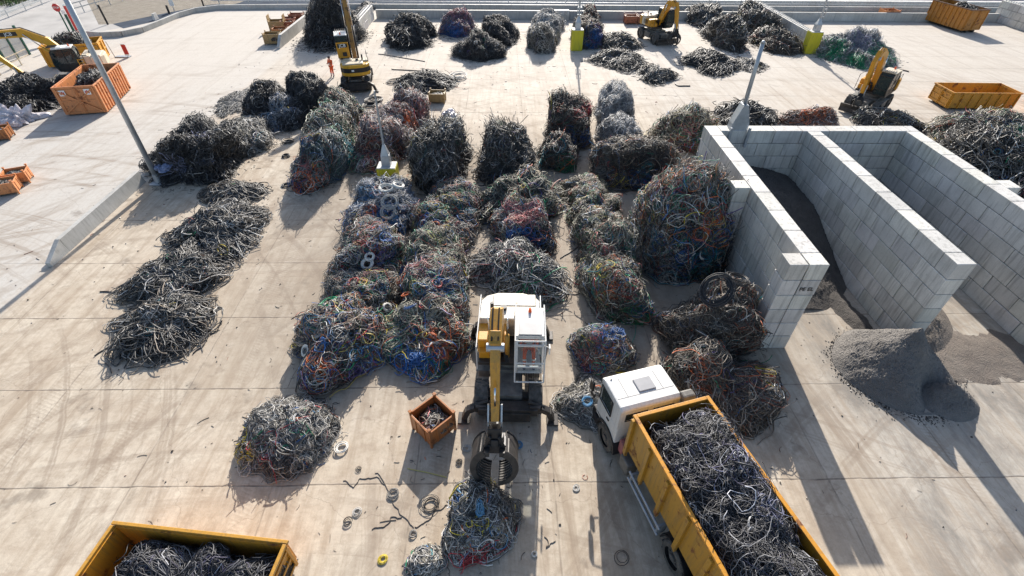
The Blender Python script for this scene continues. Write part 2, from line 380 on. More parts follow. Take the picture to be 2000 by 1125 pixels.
# ------------------------------------------------------------------ tubes
def tubes(Pt, r, cols, sides=3):
    """Pt (N,M,3) centre lines, r (N,) radii, cols (N,3)"""
    Nn, Mm, _ = Pt.shape
    T = np.gradient(Pt, axis=1); T /= np.linalg.norm(T, axis=2, keepdims=True)+1e-9
    up = np.tile(np.array([.13,.07,.99]), (Nn, Mm, 1)); U = np.cross(T, up); U /= np.linalg.norm(U, axis=2, keepdims=True)+1e-9
    V = np.cross(U, T); an = np.arange(sides)*2*np.pi/sides+.5
    vv = Pt[:, :, None, :]+(U[:, :, None, :]*np.cos(an)[None, None, :, None]+V[:, :, None, :]*np.sin(an)[None, None, :, None])*r[:, None, None, None]
    idx = np.arange(Nn*Mm*sides).reshape(Nn, Mm, sides); nx = np.roll(idx, -1, axis=2)
    q = np.stack([idx[:, :-1], nx[:, :-1], nx[:, 1:], idx[:, 1:]], -1).reshape(-1, 4)
    cc = np.repeat(cols, Mm*sides, axis=0)
    return vv.reshape(-1, 3), q, cc

PAL = {   # dusty cable colours: (rgb, weight)
 'grey':  [((.36,.345,.32),4), ((.20,.19,.175),3), ((.055,.053,.05),3), ((.46,.45,.42),2), ((.24,.22,.17),1)],
 'pale':  [((.42,.42,.42),5), ((.28,.28,.28),3), ((.55,.55,.54),2), ((.14,.15,.17),1)],
 'mixed': [((.32,.295,.26),5), ((.17,.155,.135),4), ((.045,.043,.04),4), ((.46,.44,.40),2), ((.30,.22,.16),1), ((.04,.13,.34),1.3), ((.36,.06,.05),1.1), ((.03,.22,.13),.9), ((.5,.42,.1),.3), ((.50,.17,.05),.9), ((.06,.24,.28),.6)],
 'olive': [((.34,.31,.24),5), ((.18,.16,.12),4), ((.05,.047,.04),4), ((.45,.42,.32),2), ((.04,.20,.11),1.1), ((.36,.09,.06),.9), ((.5,.45,.15),.35), ((.08,.16,.32),.6)],
 'black': [((.030,.030,.032),6), ((.06,.06,.062),4), ((.11,.11,.11),2), ((.22,.21,.20),1)],
 'stick': [((.045,.043,.042),5), ((.10,.096,.09),4), ((.21,.20,.185),2.6), ((.38,.365,.34),.9), ((.15,.12,.09),1.3)],
 'load': [((.03,.03,.034),7), ((.07,.07,.075),4), ((.15,.15,.155),2), ((.36,.36,.38),.7), ((.06,.055,.10),1)],
 'brown': [((.14,.115,.09),5), ((.08,.07,.06),4), ((.22,.19,.15),3), ((.04,.04,.04),3), ((.28,.08,.04),1.1), ((.30,.27,.23),1.2), ((.08,.12,.2),.4)],
 'reddish': [((.34,.27,.26),5), ((.42,.13,.10),2.2), ((.22,.19,.19),3), ((.46,.42,.42),2), ((.08,.07,.07),2), ((.50,.24,.16),1.2), ((.12,.15,.28),.7)],
 'bluegrey': [((.36,.37,.40),5), ((.14,.20,.32),1.6), ((.20,.21,.23),4), ((.48,.48,.48),2.5), ((.07,.08,.10),2), ((.30,.12,.10),.4)],
 'teal': [((.20,.23,.24),5), ((.10,.13,.15),4), ((.35,.36,.36),2), ((.04,.05,.06),2), ((.10,.20,.16),1.5), ((.42,.12,.06),.5)],
 'greenish': [((.30,.31,.31),4), ((.02,.26,.10),3), ((.18,.19,.20),3), ((.42,.42,.43),1.5)],
 'orange': [((.42,.15,.07),3), ((.30,.22,.20),3), ((.14,.12,.12),3), ((.40,.36,.34),2)],
 'redblue': [((.36,.14,.16),3), ((.08,.14,.34),2), ((.34,.30,.32),4), ((.14,.12,.14),2)],
}
CC = dict(blue=(.03,.12,.34), red=(.42,.03,.04), green=(.01,.28,.12), orange=(.60,.13,.03), yellow=(.65,.50,.04), white=(.72,.70,.64), purple=(.12,.09,.25), black=(.03,.03,.032), teal=(.02,.20,.24), film=(.24,.25,.36), pale=(.50,.50,.48), ltblue=(.10,.28,.48), pink=(.5,.18,.18), dgreen=(.015,.14,.07))
def pick(pal, n):
    cs = np.array([c for c, _ in PAL[pal]]); ww = np.array([x for _, x in PAL[pal]], float)
    c = cs[RNG.choice(len(cs), n, p=ww/ww.sum())]; return np.clip(c*np.exp(RNG.normal(-.02, .50, (n, 1))), .008, .85)

class Dome:
    def __init__(s, a, b, h, p=2.4, amp=.1, freq=3.2):
        s.a, s.b, s.h, s.p = a, b, h, p
        s.k = RNG.normal(size=(7, 3))*freq; s.ph = RNG.uniform(0, 6.28, 7); s.am = RNG.uniform(.4, 1, 7)*amp/1.8; s.lb = RNG.normal(size=(6, 3)); s.lb[:, 2] = np.abs(s.lb[:, 2])*.8; s.lb /= np.linalg.norm(s.lb, axis=1, keepdims=True); s.la = RNG.uniform(-1.1, .7, 6)*amp
    def r(s, d):
        q = (np.abs(d[..., 0]/s.a)**s.p+np.abs(d[..., 1]/s.b)**s.p+np.abs(d[..., 2]/s.h)**s.p)**(-1/s.p)
        nz = (np.sin(d @ s.k.T+s.ph)*s.am).sum(-1)+(np.exp((d @ s.lb.T-1)*7)*s.la).sum(-1)+.018*np.sin(d @ s.k.T*4.3+s.ph).sum(-1); return q*(1+nz)
    def pt(s, d, off=1.): return d*(s.r(d)*off)[..., None]

def walk(dome, n, m, length, kap, kj=.3, off0=(.9, 1.04), fray=.3, poke=.2, wave=0.):
    d = RNG.normal(size=(n, 3)); d[:, 2] = np.abs(d[:, 2]); d /= np.linalg.norm(d, axis=1, keepdims=True)
    sc = np.array([dome.a, dome.b, dome.h]); d = d*sc; d /= np.linalg.norm(d, axis=1, keepdims=True)
    off = RNG.uniform(*off0, n); p = dome.pt(d, off); start = d.copy()
    t = np.cross(d, RNG.normal(size=(n, 3))); t /= np.linalg.norm(t, axis=1, keepdims=True)
    ln = length*RNG.uniform(.5, 1.4, n); ds = ln/(m-1); kp = kap*RNG.uniform(.3, 1.7, n)*RNG.choice([-1, 1], n)
    fr = RNG.uniform(0, fray*.7, n); pk = np.where(RNG.random(n) < .22, RNG.uniform(0, poke, n), 0); og = RNG.uniform(-.04, .04, n)
    out = [p]
    for i in range(1, m):
        nrm = p/(sc**2)+1e-6; nrm /= np.linalg.norm(nrm, axis=1, keepdims=True)
        side = np.cross(nrm, t); th = (kp+RNG.normal(size=n)*kj*np.abs(kap)*1.2+RNG.normal(size=n)*wave)*ds
        t = t*np.cos(th)[:, None]+side*np.sin(th)[:, None]
        g = p+t*ds[:, None]; dd = g/np.linalg.norm(g, axis=1, keepdims=True); low = dd[:, 2] < .0
        dd[low, 2] = .0; dd /= np.linalg.norm(dd, axis=1, keepdims=True)
        f = i/(m-1); o = off+og*f*2+fr*(1-dd[:, 2])**3+pk*f**2+.02*np.sin(9*f+kp)
        q = dome.pt(dd, o); q[:, 2] = np.maximum(q[:, 2], .0)
        t = q-p; t /= np.linalg.norm(t, axis=1, keepdims=True)+1e-9; p = q; out.append(p)
    Pt = np.stack(out, 1)
    zmin = RNG.uniform(.01, .10, n)[:, None]; Pt[:, :, 2] = np.maximum(Pt[:, :, 2], zmin); return Pt, start
def coil_pts(c, nrm, R, turns, m=16, jit=.06, flat=1.):
    """one closed bundle of loops round centre c"""
    nrm = Vector(nrm).normalized(); u = nrm.orthogonal().normalized(); v = nrm.cross(u); res = []
    for k in range(turns):
        a = np.linspace(0, 2*math.pi*1.04, m)+random.uniform(0, 6.3); rr = R*(1+random.uniform(-jit, jit)*2); lift = random.uniform(-1, 1)*jit*R*1.4
        cx, cy = random.uniform(-jit, jit)*R, random.uniform(-jit, jit)*R; tl = random.uniform(-.12, .12)
        res.append(np.array([tuple(Vector(c)+u*(math.cos(x)*rr+cx)+v*(math.sin(x)*rr*flat+cy)+nrm*(lift+math.sin(x+k)*tl*R)) for x in a]))
    return np.stack(res)
STY = {  # strands per unit area, points, length, radius range, 1/R, fray, poke, off range
 'wire':  dict(n=1.9, m=17, ln=2.2, r=(.006,.0125), k=3.8, fray=.28, poke=.18, off=(.90,1.07), wave=1.4),
 'wiref': dict(n=1.05, m=12, ln=2.4, r=(.010,.019), k=2.8, fray=.26, poke=.16, off=(.90,1.07), wave=1.2),
 'coily': dict(n=1.35, m=20, ln=3.4, r=(.007,.0155), k=2.3, fray=.26, poke=.18, off=(.90,1.08), wave=1.2),
 'stick': dict(n=.95, m=11, ln=1.9, r=(.012,.025), k=.6, fray=.38, poke=.30, off=(.88,1.08), wave=1.0),
 'stickf': dict(n=.60, m=8, ln=2.0, r=(.019,.034), k=.55, fray=.34, poke=.26, off=(.88,1.08), wave=1.0),
 'shred': dict(n=2.3, m=7, ln=.85, r=(.012,.026), k=2.6, fray=.30, poke=.05, off=(.93,1.05), wave=2.5),
}
def make_heap(dome, style, pal, clusters=(), dens=1., sides=3, base_off=None, core=True, fr=None, coils=0):
    S = STY[style]; area = 2*math.pi*((dome.a*dome.b)**1.6/3+(dome.a*dome.h)**1.6/3+(dome.b*dome.h)**1.6/3)**(1/1.6)
    n = int(np.clip(area*S['n']*48*dens, 60, 5200)); pr = []
    Pt, st = walk(dome, n, S['m'], S['ln'], S['k'], .3, S['off'], S['fray'] if fr is None else fr, S['poke'], S['wave'])
    cols = pick(pal, n)
    extra = {'mixed': 9, 'olive': 6, 'brown': 3, 'reddish': 4, 'teal': 5, 'bluegrey': 3}.get(pal, 0); ks = ['blue','red','green','orange','white','black','ltblue','teal','pink','dgreen','yellow','black','white','purple']
    clusters = list(clusters)+[(ks[RNG.integers(0, len(ks))], *(lambda v: (v[0], v[1]-.5, abs(v[2])))(RNG.normal(size=3)), RNG.uniform(.07, .17)) for _ in range(extra)]
    for (cn, dx, dy, dz, rr) in clusters:
        c = np.array([dx, dy, dz], float); c /= np.linalg.norm(c); near = (st @ c) > math.cos(rr)
        near &= RNG.random(n) < .82; cols[near] = np.array(CC[cn])*RNG.uniform(.7, 1.6, (near.sum(), 1))
    v, q, c = tubes(Pt, RNG.uniform(*S['r'], n), cols, sides); pr.append((v, q, c, 0, True))
    if style != 'shred' and pal not in ('pale', 'load', 'black'):       # other stock mixed in: cut sheaths among wire, thin wire among sheaths
        o2 = 'stick' if style in ('wire', 'wiref', 'coily') else 'wiref'; T2 = STY[o2]; n2 = int(n*(.12 if o2 == 'stick' else .35))
        P2, _ = walk(dome, n2, T2['m'], T2['ln']*.7, T2['k']*1.3, .3, (.95, 1.06), T2['fray']*.8, T2['poke'], T2['wave'])
        c2 = pick('stick', n2) if o2 == 'stick' else pick('grey', n2)*.8; lit = RNG.random(n2) < .16; c2[lit] = np.array(list(CC.values()))[RNG.integers(0, len(CC), lit.sum())]
        v, q, c = tubes(P2, RNG.uniform(*T2['r'], n2)*1.05, c2, sides); pr.append((v, q, c, 0, True))
    for k in range(int(coils*1.8)):
        d = RNG.normal(size=3); d[2] = abs(d[2])+.2; d[1] -= .4; d /= np.linalg.norm(d); p = dome.pt(d[None], np.array([1.03]))[0]
        nr = d/np.array([dome.a, dome.b, dome.h])**2+RNG.normal(size=3)*.1; R = RNG.uniform(.08, .27); tn = int(RNG.integers(3, 8))
        Q = coil_pts(p, nr, R, tn, 16, .08, RNG.uniform(.7, 1)); Q[:, :, 2] = np.maximum(Q[:, :, 2], .02)
        cc = np.array([list(CC.values())[RNG.integers(0, len(CC))]] if RNG.random() < .3 else pick('pale' if RNG.random() < .5 else pal, 1))*.85
        v, q, c = tubes(Q, np.full(tn, RNG.uniform(.009, .018)), np.repeat(cc, tn, 0), sides); pr.append((v, q, c, 0, True))
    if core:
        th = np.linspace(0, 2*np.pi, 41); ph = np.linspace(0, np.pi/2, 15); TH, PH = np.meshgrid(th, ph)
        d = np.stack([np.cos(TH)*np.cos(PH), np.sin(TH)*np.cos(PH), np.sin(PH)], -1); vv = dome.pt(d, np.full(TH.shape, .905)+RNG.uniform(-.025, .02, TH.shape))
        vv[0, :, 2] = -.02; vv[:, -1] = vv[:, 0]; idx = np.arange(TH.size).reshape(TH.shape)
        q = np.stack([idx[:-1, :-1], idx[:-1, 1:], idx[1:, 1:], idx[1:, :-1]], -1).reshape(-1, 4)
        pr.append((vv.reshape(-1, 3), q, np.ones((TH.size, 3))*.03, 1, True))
    return pr
def heap(px, label, style='wire', pal='mixed', d=None, p=2.4, cl=(), dens=1., group=None, amp=.15, sides=3, fr=None, coils=0, name='cable_heap', cat='cable heap', z0=0., yaw=0., wk=.89, hk=1.):
    xl, xr, yb, yt = px; xm = (xl+xr)/2; f = G(xm, yb)
    if d is None: d = abs(G(xr, yb)[0]-G(xl, yb)[0])*.85
    d *= (1.24 if group == 'rounded bales of tangled wire' else 1.12); Yc = f[1]+d*.48; row = P((f[0], Yc, 0))[1]; A, B = G(xl, row), G(xr, row)
    wd = abs(B[0]-A[0])*wk; cx = (A[0]+B[0])/2; h, _ = height_at(Yc+.12*d, xm, yt); h = max(.18, h*hk*.90-z0); ze = .38*h; row = P((f[0], Yc, ze))[1]; A, B = G(xl, row, ze), G(xr, row, ze); wd = abs(B[0]-A[0])*wk; cx = (A[0]+B[0])/2
    dm = Dome(wd/2*.94, d/2*.94, h*.95, p, amp)
    ob = np_mesh(name, make_heap(dm, style, pal, cl, dens, sides, fr=fr, coils=coils), [M['cable'], M['core']])
    ob.location = (cx, Yc, z0); ob.rotation_euler = (0, 0, yaw)
    tag(ob, label, cat, group); ob['_h'] = h; HEAPS.append((cx, Yc, wd/2*.96, d/2*.96, h*.97, p)); return ob
HEAPS = []

# ================================================================== THE SETTING
def sheet(name, pts, z, mat, kind='structure', **k):
    m = MB(); m.add([(x, y, z) for x, y in pts], [tuple(range(len(pts)))]); o = m.build(name, mat); tag(o, kind=kind, **k); return o
sheet('ground', [(-260,-60),(260,-60),(260,330),(-260,330)], 0, M['ground'])
# asphalt road beyond the yard, pale land behind it
sheet('road', [(-36.5,76.9),(-30,77.0),(200,77.2),(200,95),(-30,95),(-40,84)], .004, M['asphalt'])
sheet('dark_strip', [(-15.9,71.2),(200,71.2),(200,76.5),(-15.9,76.2)], .006, M['strip'])  # plain dark grey sheet between the boundary wall and the kerb wall
sheet('far_ground', [(-200,95.5),(200,95.5),(200,300),(-200,300)], .004, M['pale_ground'])
sheet('access_road', [(-160,40),(-53.5,52.5),(-50,62.2),(-47.5,62.6),(-44.2,66.5),(-50,76),(-62,100),(-160,100)], .004, M['road_grey'])
sheet('verge', [(-48.5,66.9),(-43.6,68.2),(-38,76),(-36.5,79.4),(-36,84.4),(-60,84.4),(-58,80)], .010, M['verge'])
sheet('dark_kerb_strip', [(-44.6,65.2),(-41.6,70.6),(-38.4,75.6),(-38.2,78.5),(-40,78.0),(-43.4,73.2),(-47.0,67.2)], .014, M['asphalt'])
# grass bank in the far corner
def bank():
    pr = []; nx, ny = 60, 40
    xs = np.linspace(-90, -60.5, nx); ys = np.linspace(76, 112, ny); X, Y = np.meshgrid(xs, ys)
    Z = np.clip((-66-X)*.12, -.02, 1.2)+np.array([[mnoise.noise(Vector((x*.5, y*.5, 0)))*.3 for x in xs] for y in ys])-.1
    idx = np.arange(nx*ny).reshape(ny, nx); q = np.stack([idx[:-1, :-1], idx[:-1, 1:], idx[1:, 1:], idx[1:, :-1]], -1).reshape(-1, 4)
    pr.append((np.stack([X, Y, Z], -1).reshape(-1, 3), q, np.ones((nx*ny, 3))*.1, 0, True))
    n = 2600; b = np.stack([RNG.uniform(-84, -65, n), RNG.uniform(76, 96, n), np.zeros(n)], -1); s_ = RNG.uniform(.25, .8, n)
    Pt = np.stack([b, b+np.stack([RNG.normal(size=n)*.15, RNG.normal(size=n)*.15, s_*.7], -1), b+np.stack([RNG.normal(size=n)*.35, RNG.normal(size=n)*.35, s_*1.1], -1)], 1)
    v, q, c = tubes(Pt, s_*.11, np.array([(.06,.10,.02)])*RNG.uniform(.5, 2.2, (n, 1))+RNG.uniform(0, .03, (n, 3)), 3); pr.append((v, q, c, 1, False))
    return tag(np_mesh('grass', pr, [M['grass'], M['cable']]), kind='stuff', label='green rough grass and scrub in the far left corner', cat='grass')
bank()

def block_wall(name, label, x0, x1, y0, y1, rows, L_=1.5, H_=.75, studs=False, seed=0, buttress=(), group=None, mat='block'):
    """a wall of big concrete blocks, running along y (x0..x1 thin) or x; butted blocks with real gaps"""
    rnd = random.Random(seed); m = MB(); g = .026
    alongy = (y1-y0) > (x1-x0)
    def one(xa, xb, ya, yb, z):
        t = rnd.uniform(.84, 1.08); m.col = (t, t*rnd.uniform(.985, 1.01), t*rnd.uniform(.96, 1.02))
        j = rnd.uniform(-.016, .016); m.box(((xa+xb)/2+(j if alongy else 0), (ya+yb)/2+(0 if alongy else j), z+H_/2), (xb-xa-g, yb-ya-g, H_-g))
    for r in range(rows):
        z = r*H_; a0, a1 = (y0, y1) if alongy else (x0, x1); a = a0; first = L_/2 if r % 2 else L_
        ends = []
        while a < a1-.01:
            b = min(a1, a+(first if a == a0 else L_)); ends.append((a, b)); a = b
        for a, b in ends: (one(x0, x1, a, b, z) if alongy else one(a, b, y0, y1, z))
        for bx0, bx1, by0, by1 in buttress: one(bx0, bx1, by0, by1, z)
    if studs:
        a0, a1 = (y0, y1) if alongy else (x0, x1); k = int((a1-a0)/.375)
        for i in range(k):
            a = a0+.19+i*.375
            for o_ in ((x1-x0) if alongy else (y1-y0),):
                for sgn in (-.19, .19):
                    c = (((x0+x1)/2+sgn, a) if alongy else (a, (y0+y1)/2+sgn)); m.cyl((*c, rows*H_-.01), (*c, rows*H_+.07), .09, .075, 8)
    return m, m.build(name, M[mat], None, .022)
T = .75; YB = 14.05; YR = 26.6
_, wa = block_wall('block_wall', '', 11.22, 11.97, YB, YR-T, 6, seed=3, buttress=[(10.5, 11.215, YB, YB+T), (10.5, 11.215, 19.65, 20.4)])
tag(wa, 'left dividing wall of the storage bays, concrete blocks with two side piers', 'wall', 'block walls of the storage bays')
_, wb = block_wall('block_wall', '', 16.70, 17.45, YB, YR-T, 6, seed=5)
tag(wb, 'middle dividing wall between the two storage bays, straight with no piers', 'wall', 'block walls of the storage bays')
_, wc = block_wall('block_wall', '', 22.20, 22.95, YB-.8, YR-T, 6, seed=8, buttress=[(22.955, 23.67, 19.65, 20.4)])
tag(wc, 'right wall of the storage bays, running out of the right edge of the photo', 'wall', 'block walls of the storage bays')
_, wd_ = block_wall('block_wall', '', 11.22, 22.95, YR-T+.003, YR, 6, seed=12)
tag(wd_, 'back wall closing both storage bays, under the grey lamp mast', 'wall', 'block walls of the storage bays')
text_mesh('stencil_lettering', 'PE EL', .24, M['dark'], wa, Matrix.Translation((11.55, YB-.012, 3.32)) @ Matrix.Rotation(rad(90), 4, 'X'), .003)

# cast concrete parapets
def parapet(name, label, pts, h, th, ramp=0., group=None, mat='block_old', light_top=False):
    m = MB(); m.col = (1,1,1)
    for i, (a, b) in enumerate(zip(pts, pts[1:])):
        a, b = Vector((*a, 0)), Vector((*b, 0)); t = (b-a).normalized(); s = Vector((-t.y, t.x, 0))*th/2; ha = .22 if (ramp and i == 0) else h
        if ramp and i == 0:
            c = a+t*ramp; m.add([a-s, a+s, a+s+Vector((0,0,.22)), a-s+Vector((0,0,.22)), c-s, c+s, c+s+Vector((0,0,h)), c-s+Vector((0,0,h))], [(0,1,2,3),(4,7,6,5),(0,4,5,1),(1,5,6,2),(2,6,7,3),(3,7,4,0)]); a = c
        k = max(1, int((b-a).length/4.)); 
        for j in range(k):
            p, q = a+(b-a)*(j/k), a+(b-a)*((j+1)/k); g = t*.006; sh = random.uniform(.9, 1.08); m.col = (sh,)*3; p2, q2 = p+g, q-g; u = Vector((0,0,h))
            m.add([p2-s, p2+s, p2+s+u, p2-s+u, q2-s, q2+s, q2+s+u, q2-s+u], [(0,1,2,3),(4,7,6,5),(0,4,5,1),(1,5,6,2),(2,6,7,3),(3,7,4,0)])
    return tag(m.build(name, M[mat], None, .015), label, 'wall', group)
pp = parapet('concrete_parapet', 'low concrete parapet with a ramped end beside the tall leaning mast', [(-22.5,19.8),(-22.5,28.4)], .74, .24, 1.3, 'cast concrete parapets')
for v_ in pp.data.vertices:        # the yard side of the parapet is battered
    if v_.co.z > .1: v_.co.x -= .13*v_.co.z/.74
parapet('concrete_parapet', 'pale low parapet beside the row of rusty boxes and the tall black heap', [(-23.75,57.2),(-23.7,69.2)], 1.1, .3, 1.2, 'cast concrete parapets')
bwall = parapet('boundary_wall', 'long low concrete boundary wall across the back of the yard', [(-15.9,70.9),(66.2,70.9)], 1.0, .34)
_, w1 = block_wall('block_wall', '', -16.9, -16.1, 58.9, 70.4, 2, 1.6, .8, studs=True, seed=21)
tag(w1, 'short wall of pale studded blocks right of the tall black heap', 'wall', 'studded block walls at the back')
m_, w2 = block_wall('block_wall', '', 33.6, 34.4, 58.9, 74.0, 2, 1.6, .8, studs=True, seed=22)
tag(w2, 'studded block wall left of the green and grey heap', 'wall', 'studded block walls at the back')
_, w3 = block_wall('block_wall', '', 64.6, 65.4, 60.5, 71.6, 3, 1.6, .8, studs=True, seed=23)
tag(w3, 'blue grey studded block wall in the far right corner', 'wall', 'studded block walls at the back')
_, w4 = block_wall('block_wall', '', 6.6, 8.6, 70.0, 70.7, 2, 1.0, .6, seed=24)
tag(w4, 'small pale block stub against the boundary wall behind the dark bales', 'wall', 'studded block walls at the back')
# curved kerb wall of the road beyond
kp = [G(165,70),G(200,73),(G(240,71)),G(280,63),G(315,49),G(350,34),G(385,24),G(430,18.5),G(500,17.8)]
kp = [(p[0], p[1]) for p in kp]+[(-20, 76.3),(10, 76.5),(60, 76.6),(110, 76.8)]
kb = parapet('kerb_wall', 'curved low kerb wall sweeping along the far edge of the yard', kp, .55, .28)
fb = parapet('kerb_wall', 'pale coping wall beyond the asphalt road at the top right edge', [(24,80.0),(60,80.2),(110,80.4)], .6, .9, mat='block')
gr = MB()
for zz in (.45, .80): gr.bar((-40,78.4,zz), (110,78.5,zz), .06, .10)
gr_root = thing('guard_rail', 'thin steel guard rail between the kerb wall and asphalt road', 'guard rail')
gr.build('rail', M['steel'], gr_root)
for i in range(38):
    q = MB(); q.box((-39+i*4, 78.5, .42), (.1,.12,.84)); o = q.build('post', M['steel'], gr_root)

# armco barrier far left, post and rail fence beside it
def rail_fence(name, label, pts, h, step, rails, mat, cat, r=.05):
    root = thing(name, label, cat); q = MB()
    for a, b in zip(pts, pts[1:]):
        for z in rails: q.bar((*a, z), (*b, z), .05, r*2)
    q.build('rail', M[mat], root)
    for a, b in zip(pts, pts[1:]):
        n = max(1, int(math.dist(a, b)/step))
        for i in range(n):
            p = np.array(a)+(np.array(b)-a)*(i/n); k = MB(); k.box((p[0], p[1], h/2), (.08,.08,h)); k.build('post', M[mat], root)
    return root
a0, a1 = G(-60, 66), G(112, -2)
rail_fence('crash_barrier', 'double rail crash barrier along the far left road', [tuple(a0[:2]), tuple(a1[:2])], .95, 3.2, (.55, .85), 'steel', 'crash barrier', .10)
b0, b1 = G(138, 32), G(262, -4)
rail_fence('tube_railing', 'grey tube railing behind the red and white pole', [tuple(b0[:2]), tuple(b1[:2])], 1.3, 2.0, (.7, 1.25), 'steel', 'railing', .05)
c0, c1 = G(-20, 158), G(62, 118)
rail_fence('yellow_handrail', 'faded yellow handrail behind the left digger stick', [tuple(c0[:2]), tuple(c1[:2])], 1.1, 1.4, (.55, 1.05), 'cream', 'railing', .035)
# palisade gate with white pales
pg = thing('palisade_gate', 'white vertical bar gate with dark green posts behind the digger boom', 'gate')
g0, g1 = G(-10, 130), G(60, 106); pb = MB(); pf = MB()
for i in range(34):
    p = g0+(g1-g0)*(i/33); pb.box((p[0], p[1], 1.25), (.06,.06,2.3))
pb.build('pales', M['white_kerb'], pg)
for z in (.3, 1.2, 2.2): pf.bar((*g0[:2], z), (*g1[:2], z), .05, .08)
pf.build('frame', M['steel'], pg)
for f in (0, .33, .66, 1.0):
    p = g0+(g1-g0)*f; q = MB(); q.box((p[0], p[1]-.1, 1.35), (.18,.18,2.7)); q.build('post', M['green'], pg)

# signs, posts, barrier pole
def px_post(px, h, rad_, mat, name, label, cat, group=None):
    p = G(*px); o = thing(name, label, cat, (p[0], p[1], 0), 0, group); return o
s1 = px_post((140,70), 3, .06, 'green', 'stop_sign', 'red octagonal stop sign on a dark green post by the far road', 'road sign')
q = MB(); q.cyl((0,0,0), (0,0,2.95), .075); q.build('post', M['green'], s1)
q = MB(); q.add([(.42*math.cos(rad(22.5+45*i)), -.09-.03*j, 2.85+.42*math.sin(rad(22.5+45*i))) for j in (0,1) for i in range(8)], [tuple(range(8)), tuple(range(8,16))]+[(i,(i+1)%8,8+(i+1)%8,8+i) for i in range(8)]); q.build('sign_plate', M['redp'], s1)
text_mesh('lettering', 'STOP', .26, M['letter_white'], s1, Matrix.Translation((0,-.13,2.85)) @ Matrix.Rotation(rad(90),4,'X'))
s2 = px_post((150,72), 3, .06, 'green', 'green_post', 'dark green post with a small sign plate right of the stop sign', 'post')
q = MB(); q.cyl((0,0,0), (0,0,2.3), .13); q.build('post', M['green'], s2); q = MB(); q.box((0,-.1,2.5), (.4,.05,.4)); q.build('sign_plate', M['letter_white'], s2)
s3 = px_post((159,77), 3.4, .1, 'redp', 'barrier_pole', 'raised red barrier pole with white tips beside the tall mast', 'barrier')
q = MB(); q.box((0,0,1.75), (.2,.14,3.1)); q.build('pole', M['redp'], s3); q = MB(); q.box((0,0,.1), (.24,.2,.2)); q.box((0,0,3.38), (.2,.14,.16)); q.build('tip', M['letter_white'], s3)
s4 = px_post((211,48), 1.9, .1, 'black', 'dark_bollard', 'tall black leaning bollard beside the kerb wall', 'bollard')
q = MB(); q.cyl((0,0,0), (-.1,0,2.1), .11); q.build('post', M['black'], s4)
s4b = px_post((398,12), 1.9, .1, 'black', 'dark_bollard', 'short dark post at the top edge by the kerb bend', 'bollard')
q = MB(); q.cyl((0,0,0), (0,0,1.5), .1); q.build('post', M['black'], s4b)
s5 = px_post((341,22), 1.2, .1, 'white', 'small_sign', 'small white plate sign on a stub post by the curved kerb', 'road sign')
q = MB(); q.box((0,-.05,1.0), (.55,.05,.7)); q.build('sign_plate', M['letter_white'], s5); q = MB(); q.cyl((0,0,0), (0,0,.8), .05); q.build('post', M['steel'], s5)
s5b = px_post((331,27), 1.2, .1, 'white', 'dark_marker', 'dark stub marker beside the small white sign', 'marker post')
q = MB(); q.box((0,0,.45), (.22,.12,.9)); q.box((0,0,.94), (.26,.16,.06)); q.build('post', M['black'], s5b)
s5c = px_post((305,38), 1.2, .1, 'white', 'marker_block', 'pale leaning marker slab behind the curved kerb', 'marker post')
q = MB(); q.box((0,0,.35), (.3,.9,.7), None, .7); q.build('slab', M['block'], s5c)
s6 = px_post((244,112), 1.0, .1, 'redp', 'barrier_sign', 'small red and white tipped plate standing on the road', 'road sign')
q = MB(); q.box((.35,0,.75), (.42,.06,.9)); q.build('sign_plate', M['redp'], s6); q = MB(); q.box((.35,0,.24), (.44,.07,.12)); q.box((.35,0,1.24), (.44,.07,.1)); q.build('edge_band', M['letter_white'], s6); q = MB(); q.cyl((.35,.05,0), (.35,.05,.4), .04); q.bar((-.9,.1,.05),(.5,.1,.05),.5,.08); q.build('base', M['steel'], s6)
s7 = px_post((225,112), 1.0, .1, 'steel', 'thin_rod', 'thin steel rod standing left of the small red plate', 'post')
q = MB(); q.cyl((0,0,0), (-.2,0,1.5), .035); q.build('rod', M['steel'], s7)

# lamp masts
def mast(px, label, block=True, z0=0., top=16., rcone=.30, base_h=2.0, lean=(0,0), cone_h=1.25, g='lamp masts', cage=False, bw=1.15, r=.12):
    p = G(*px, z0); o = thing('lamp_mast', label, 'mast', (p[0], p[1], z0), 0, g); hb = base_h if block else 0.
    if block:
        q = MB(); q.box((0,0,hb/2), (bw,bw*.85,hb)); q.build('yellow_block', M['yblock'], o, .04)
        q = MB(); q.box((0,0,hb+.03), (bw*.96,bw*.8,.06)); q.build('cap_slab', M['block'], o, .01)
    if cone_h:
        q = MB(); q.box((0,0,hb+.06+cone_h*.25), (rcone*2,rcone*2,cone_h*.5), None, .92); q.box((0,0,hb+.06+cone_h*.75), (rcone*1.84,rcone*1.84,cone_h*.5), None, .25); q.build('foot_housing', M['steel'], o, .02)
    q = MB(); zt = top; q.cyl((0,0,hb+cone_h*.8), (lean[0]*zt, lean[1]*zt, zt), r, r*.75, 8); q.build('pole', M['steel'], o, 0, False)
    if cage:
        for k in range(2):
            q = MB(); z = hb+cone_h+.5+k*.75
            for sx in (-.2, .2): q.box((sx,-.16,z), (.06,.06,.7))
            for sz in (-.33, .33): q.box((0,-.16,z+sz), (.46,.08,.07))
            q.build('bracket', M['steel'], o)
    return o
m1 = thing('lamp_mast', 'very tall slanting steel mast at the end of the left parapet', 'mast', (*G(311,357)[:2], 0), 0, 'lamp masts')
q = MB(); q.cyl((0,0,0), (0,0,13.5), .16, .12, 12); q.build('pole', M['steel'], m1, 0, True)
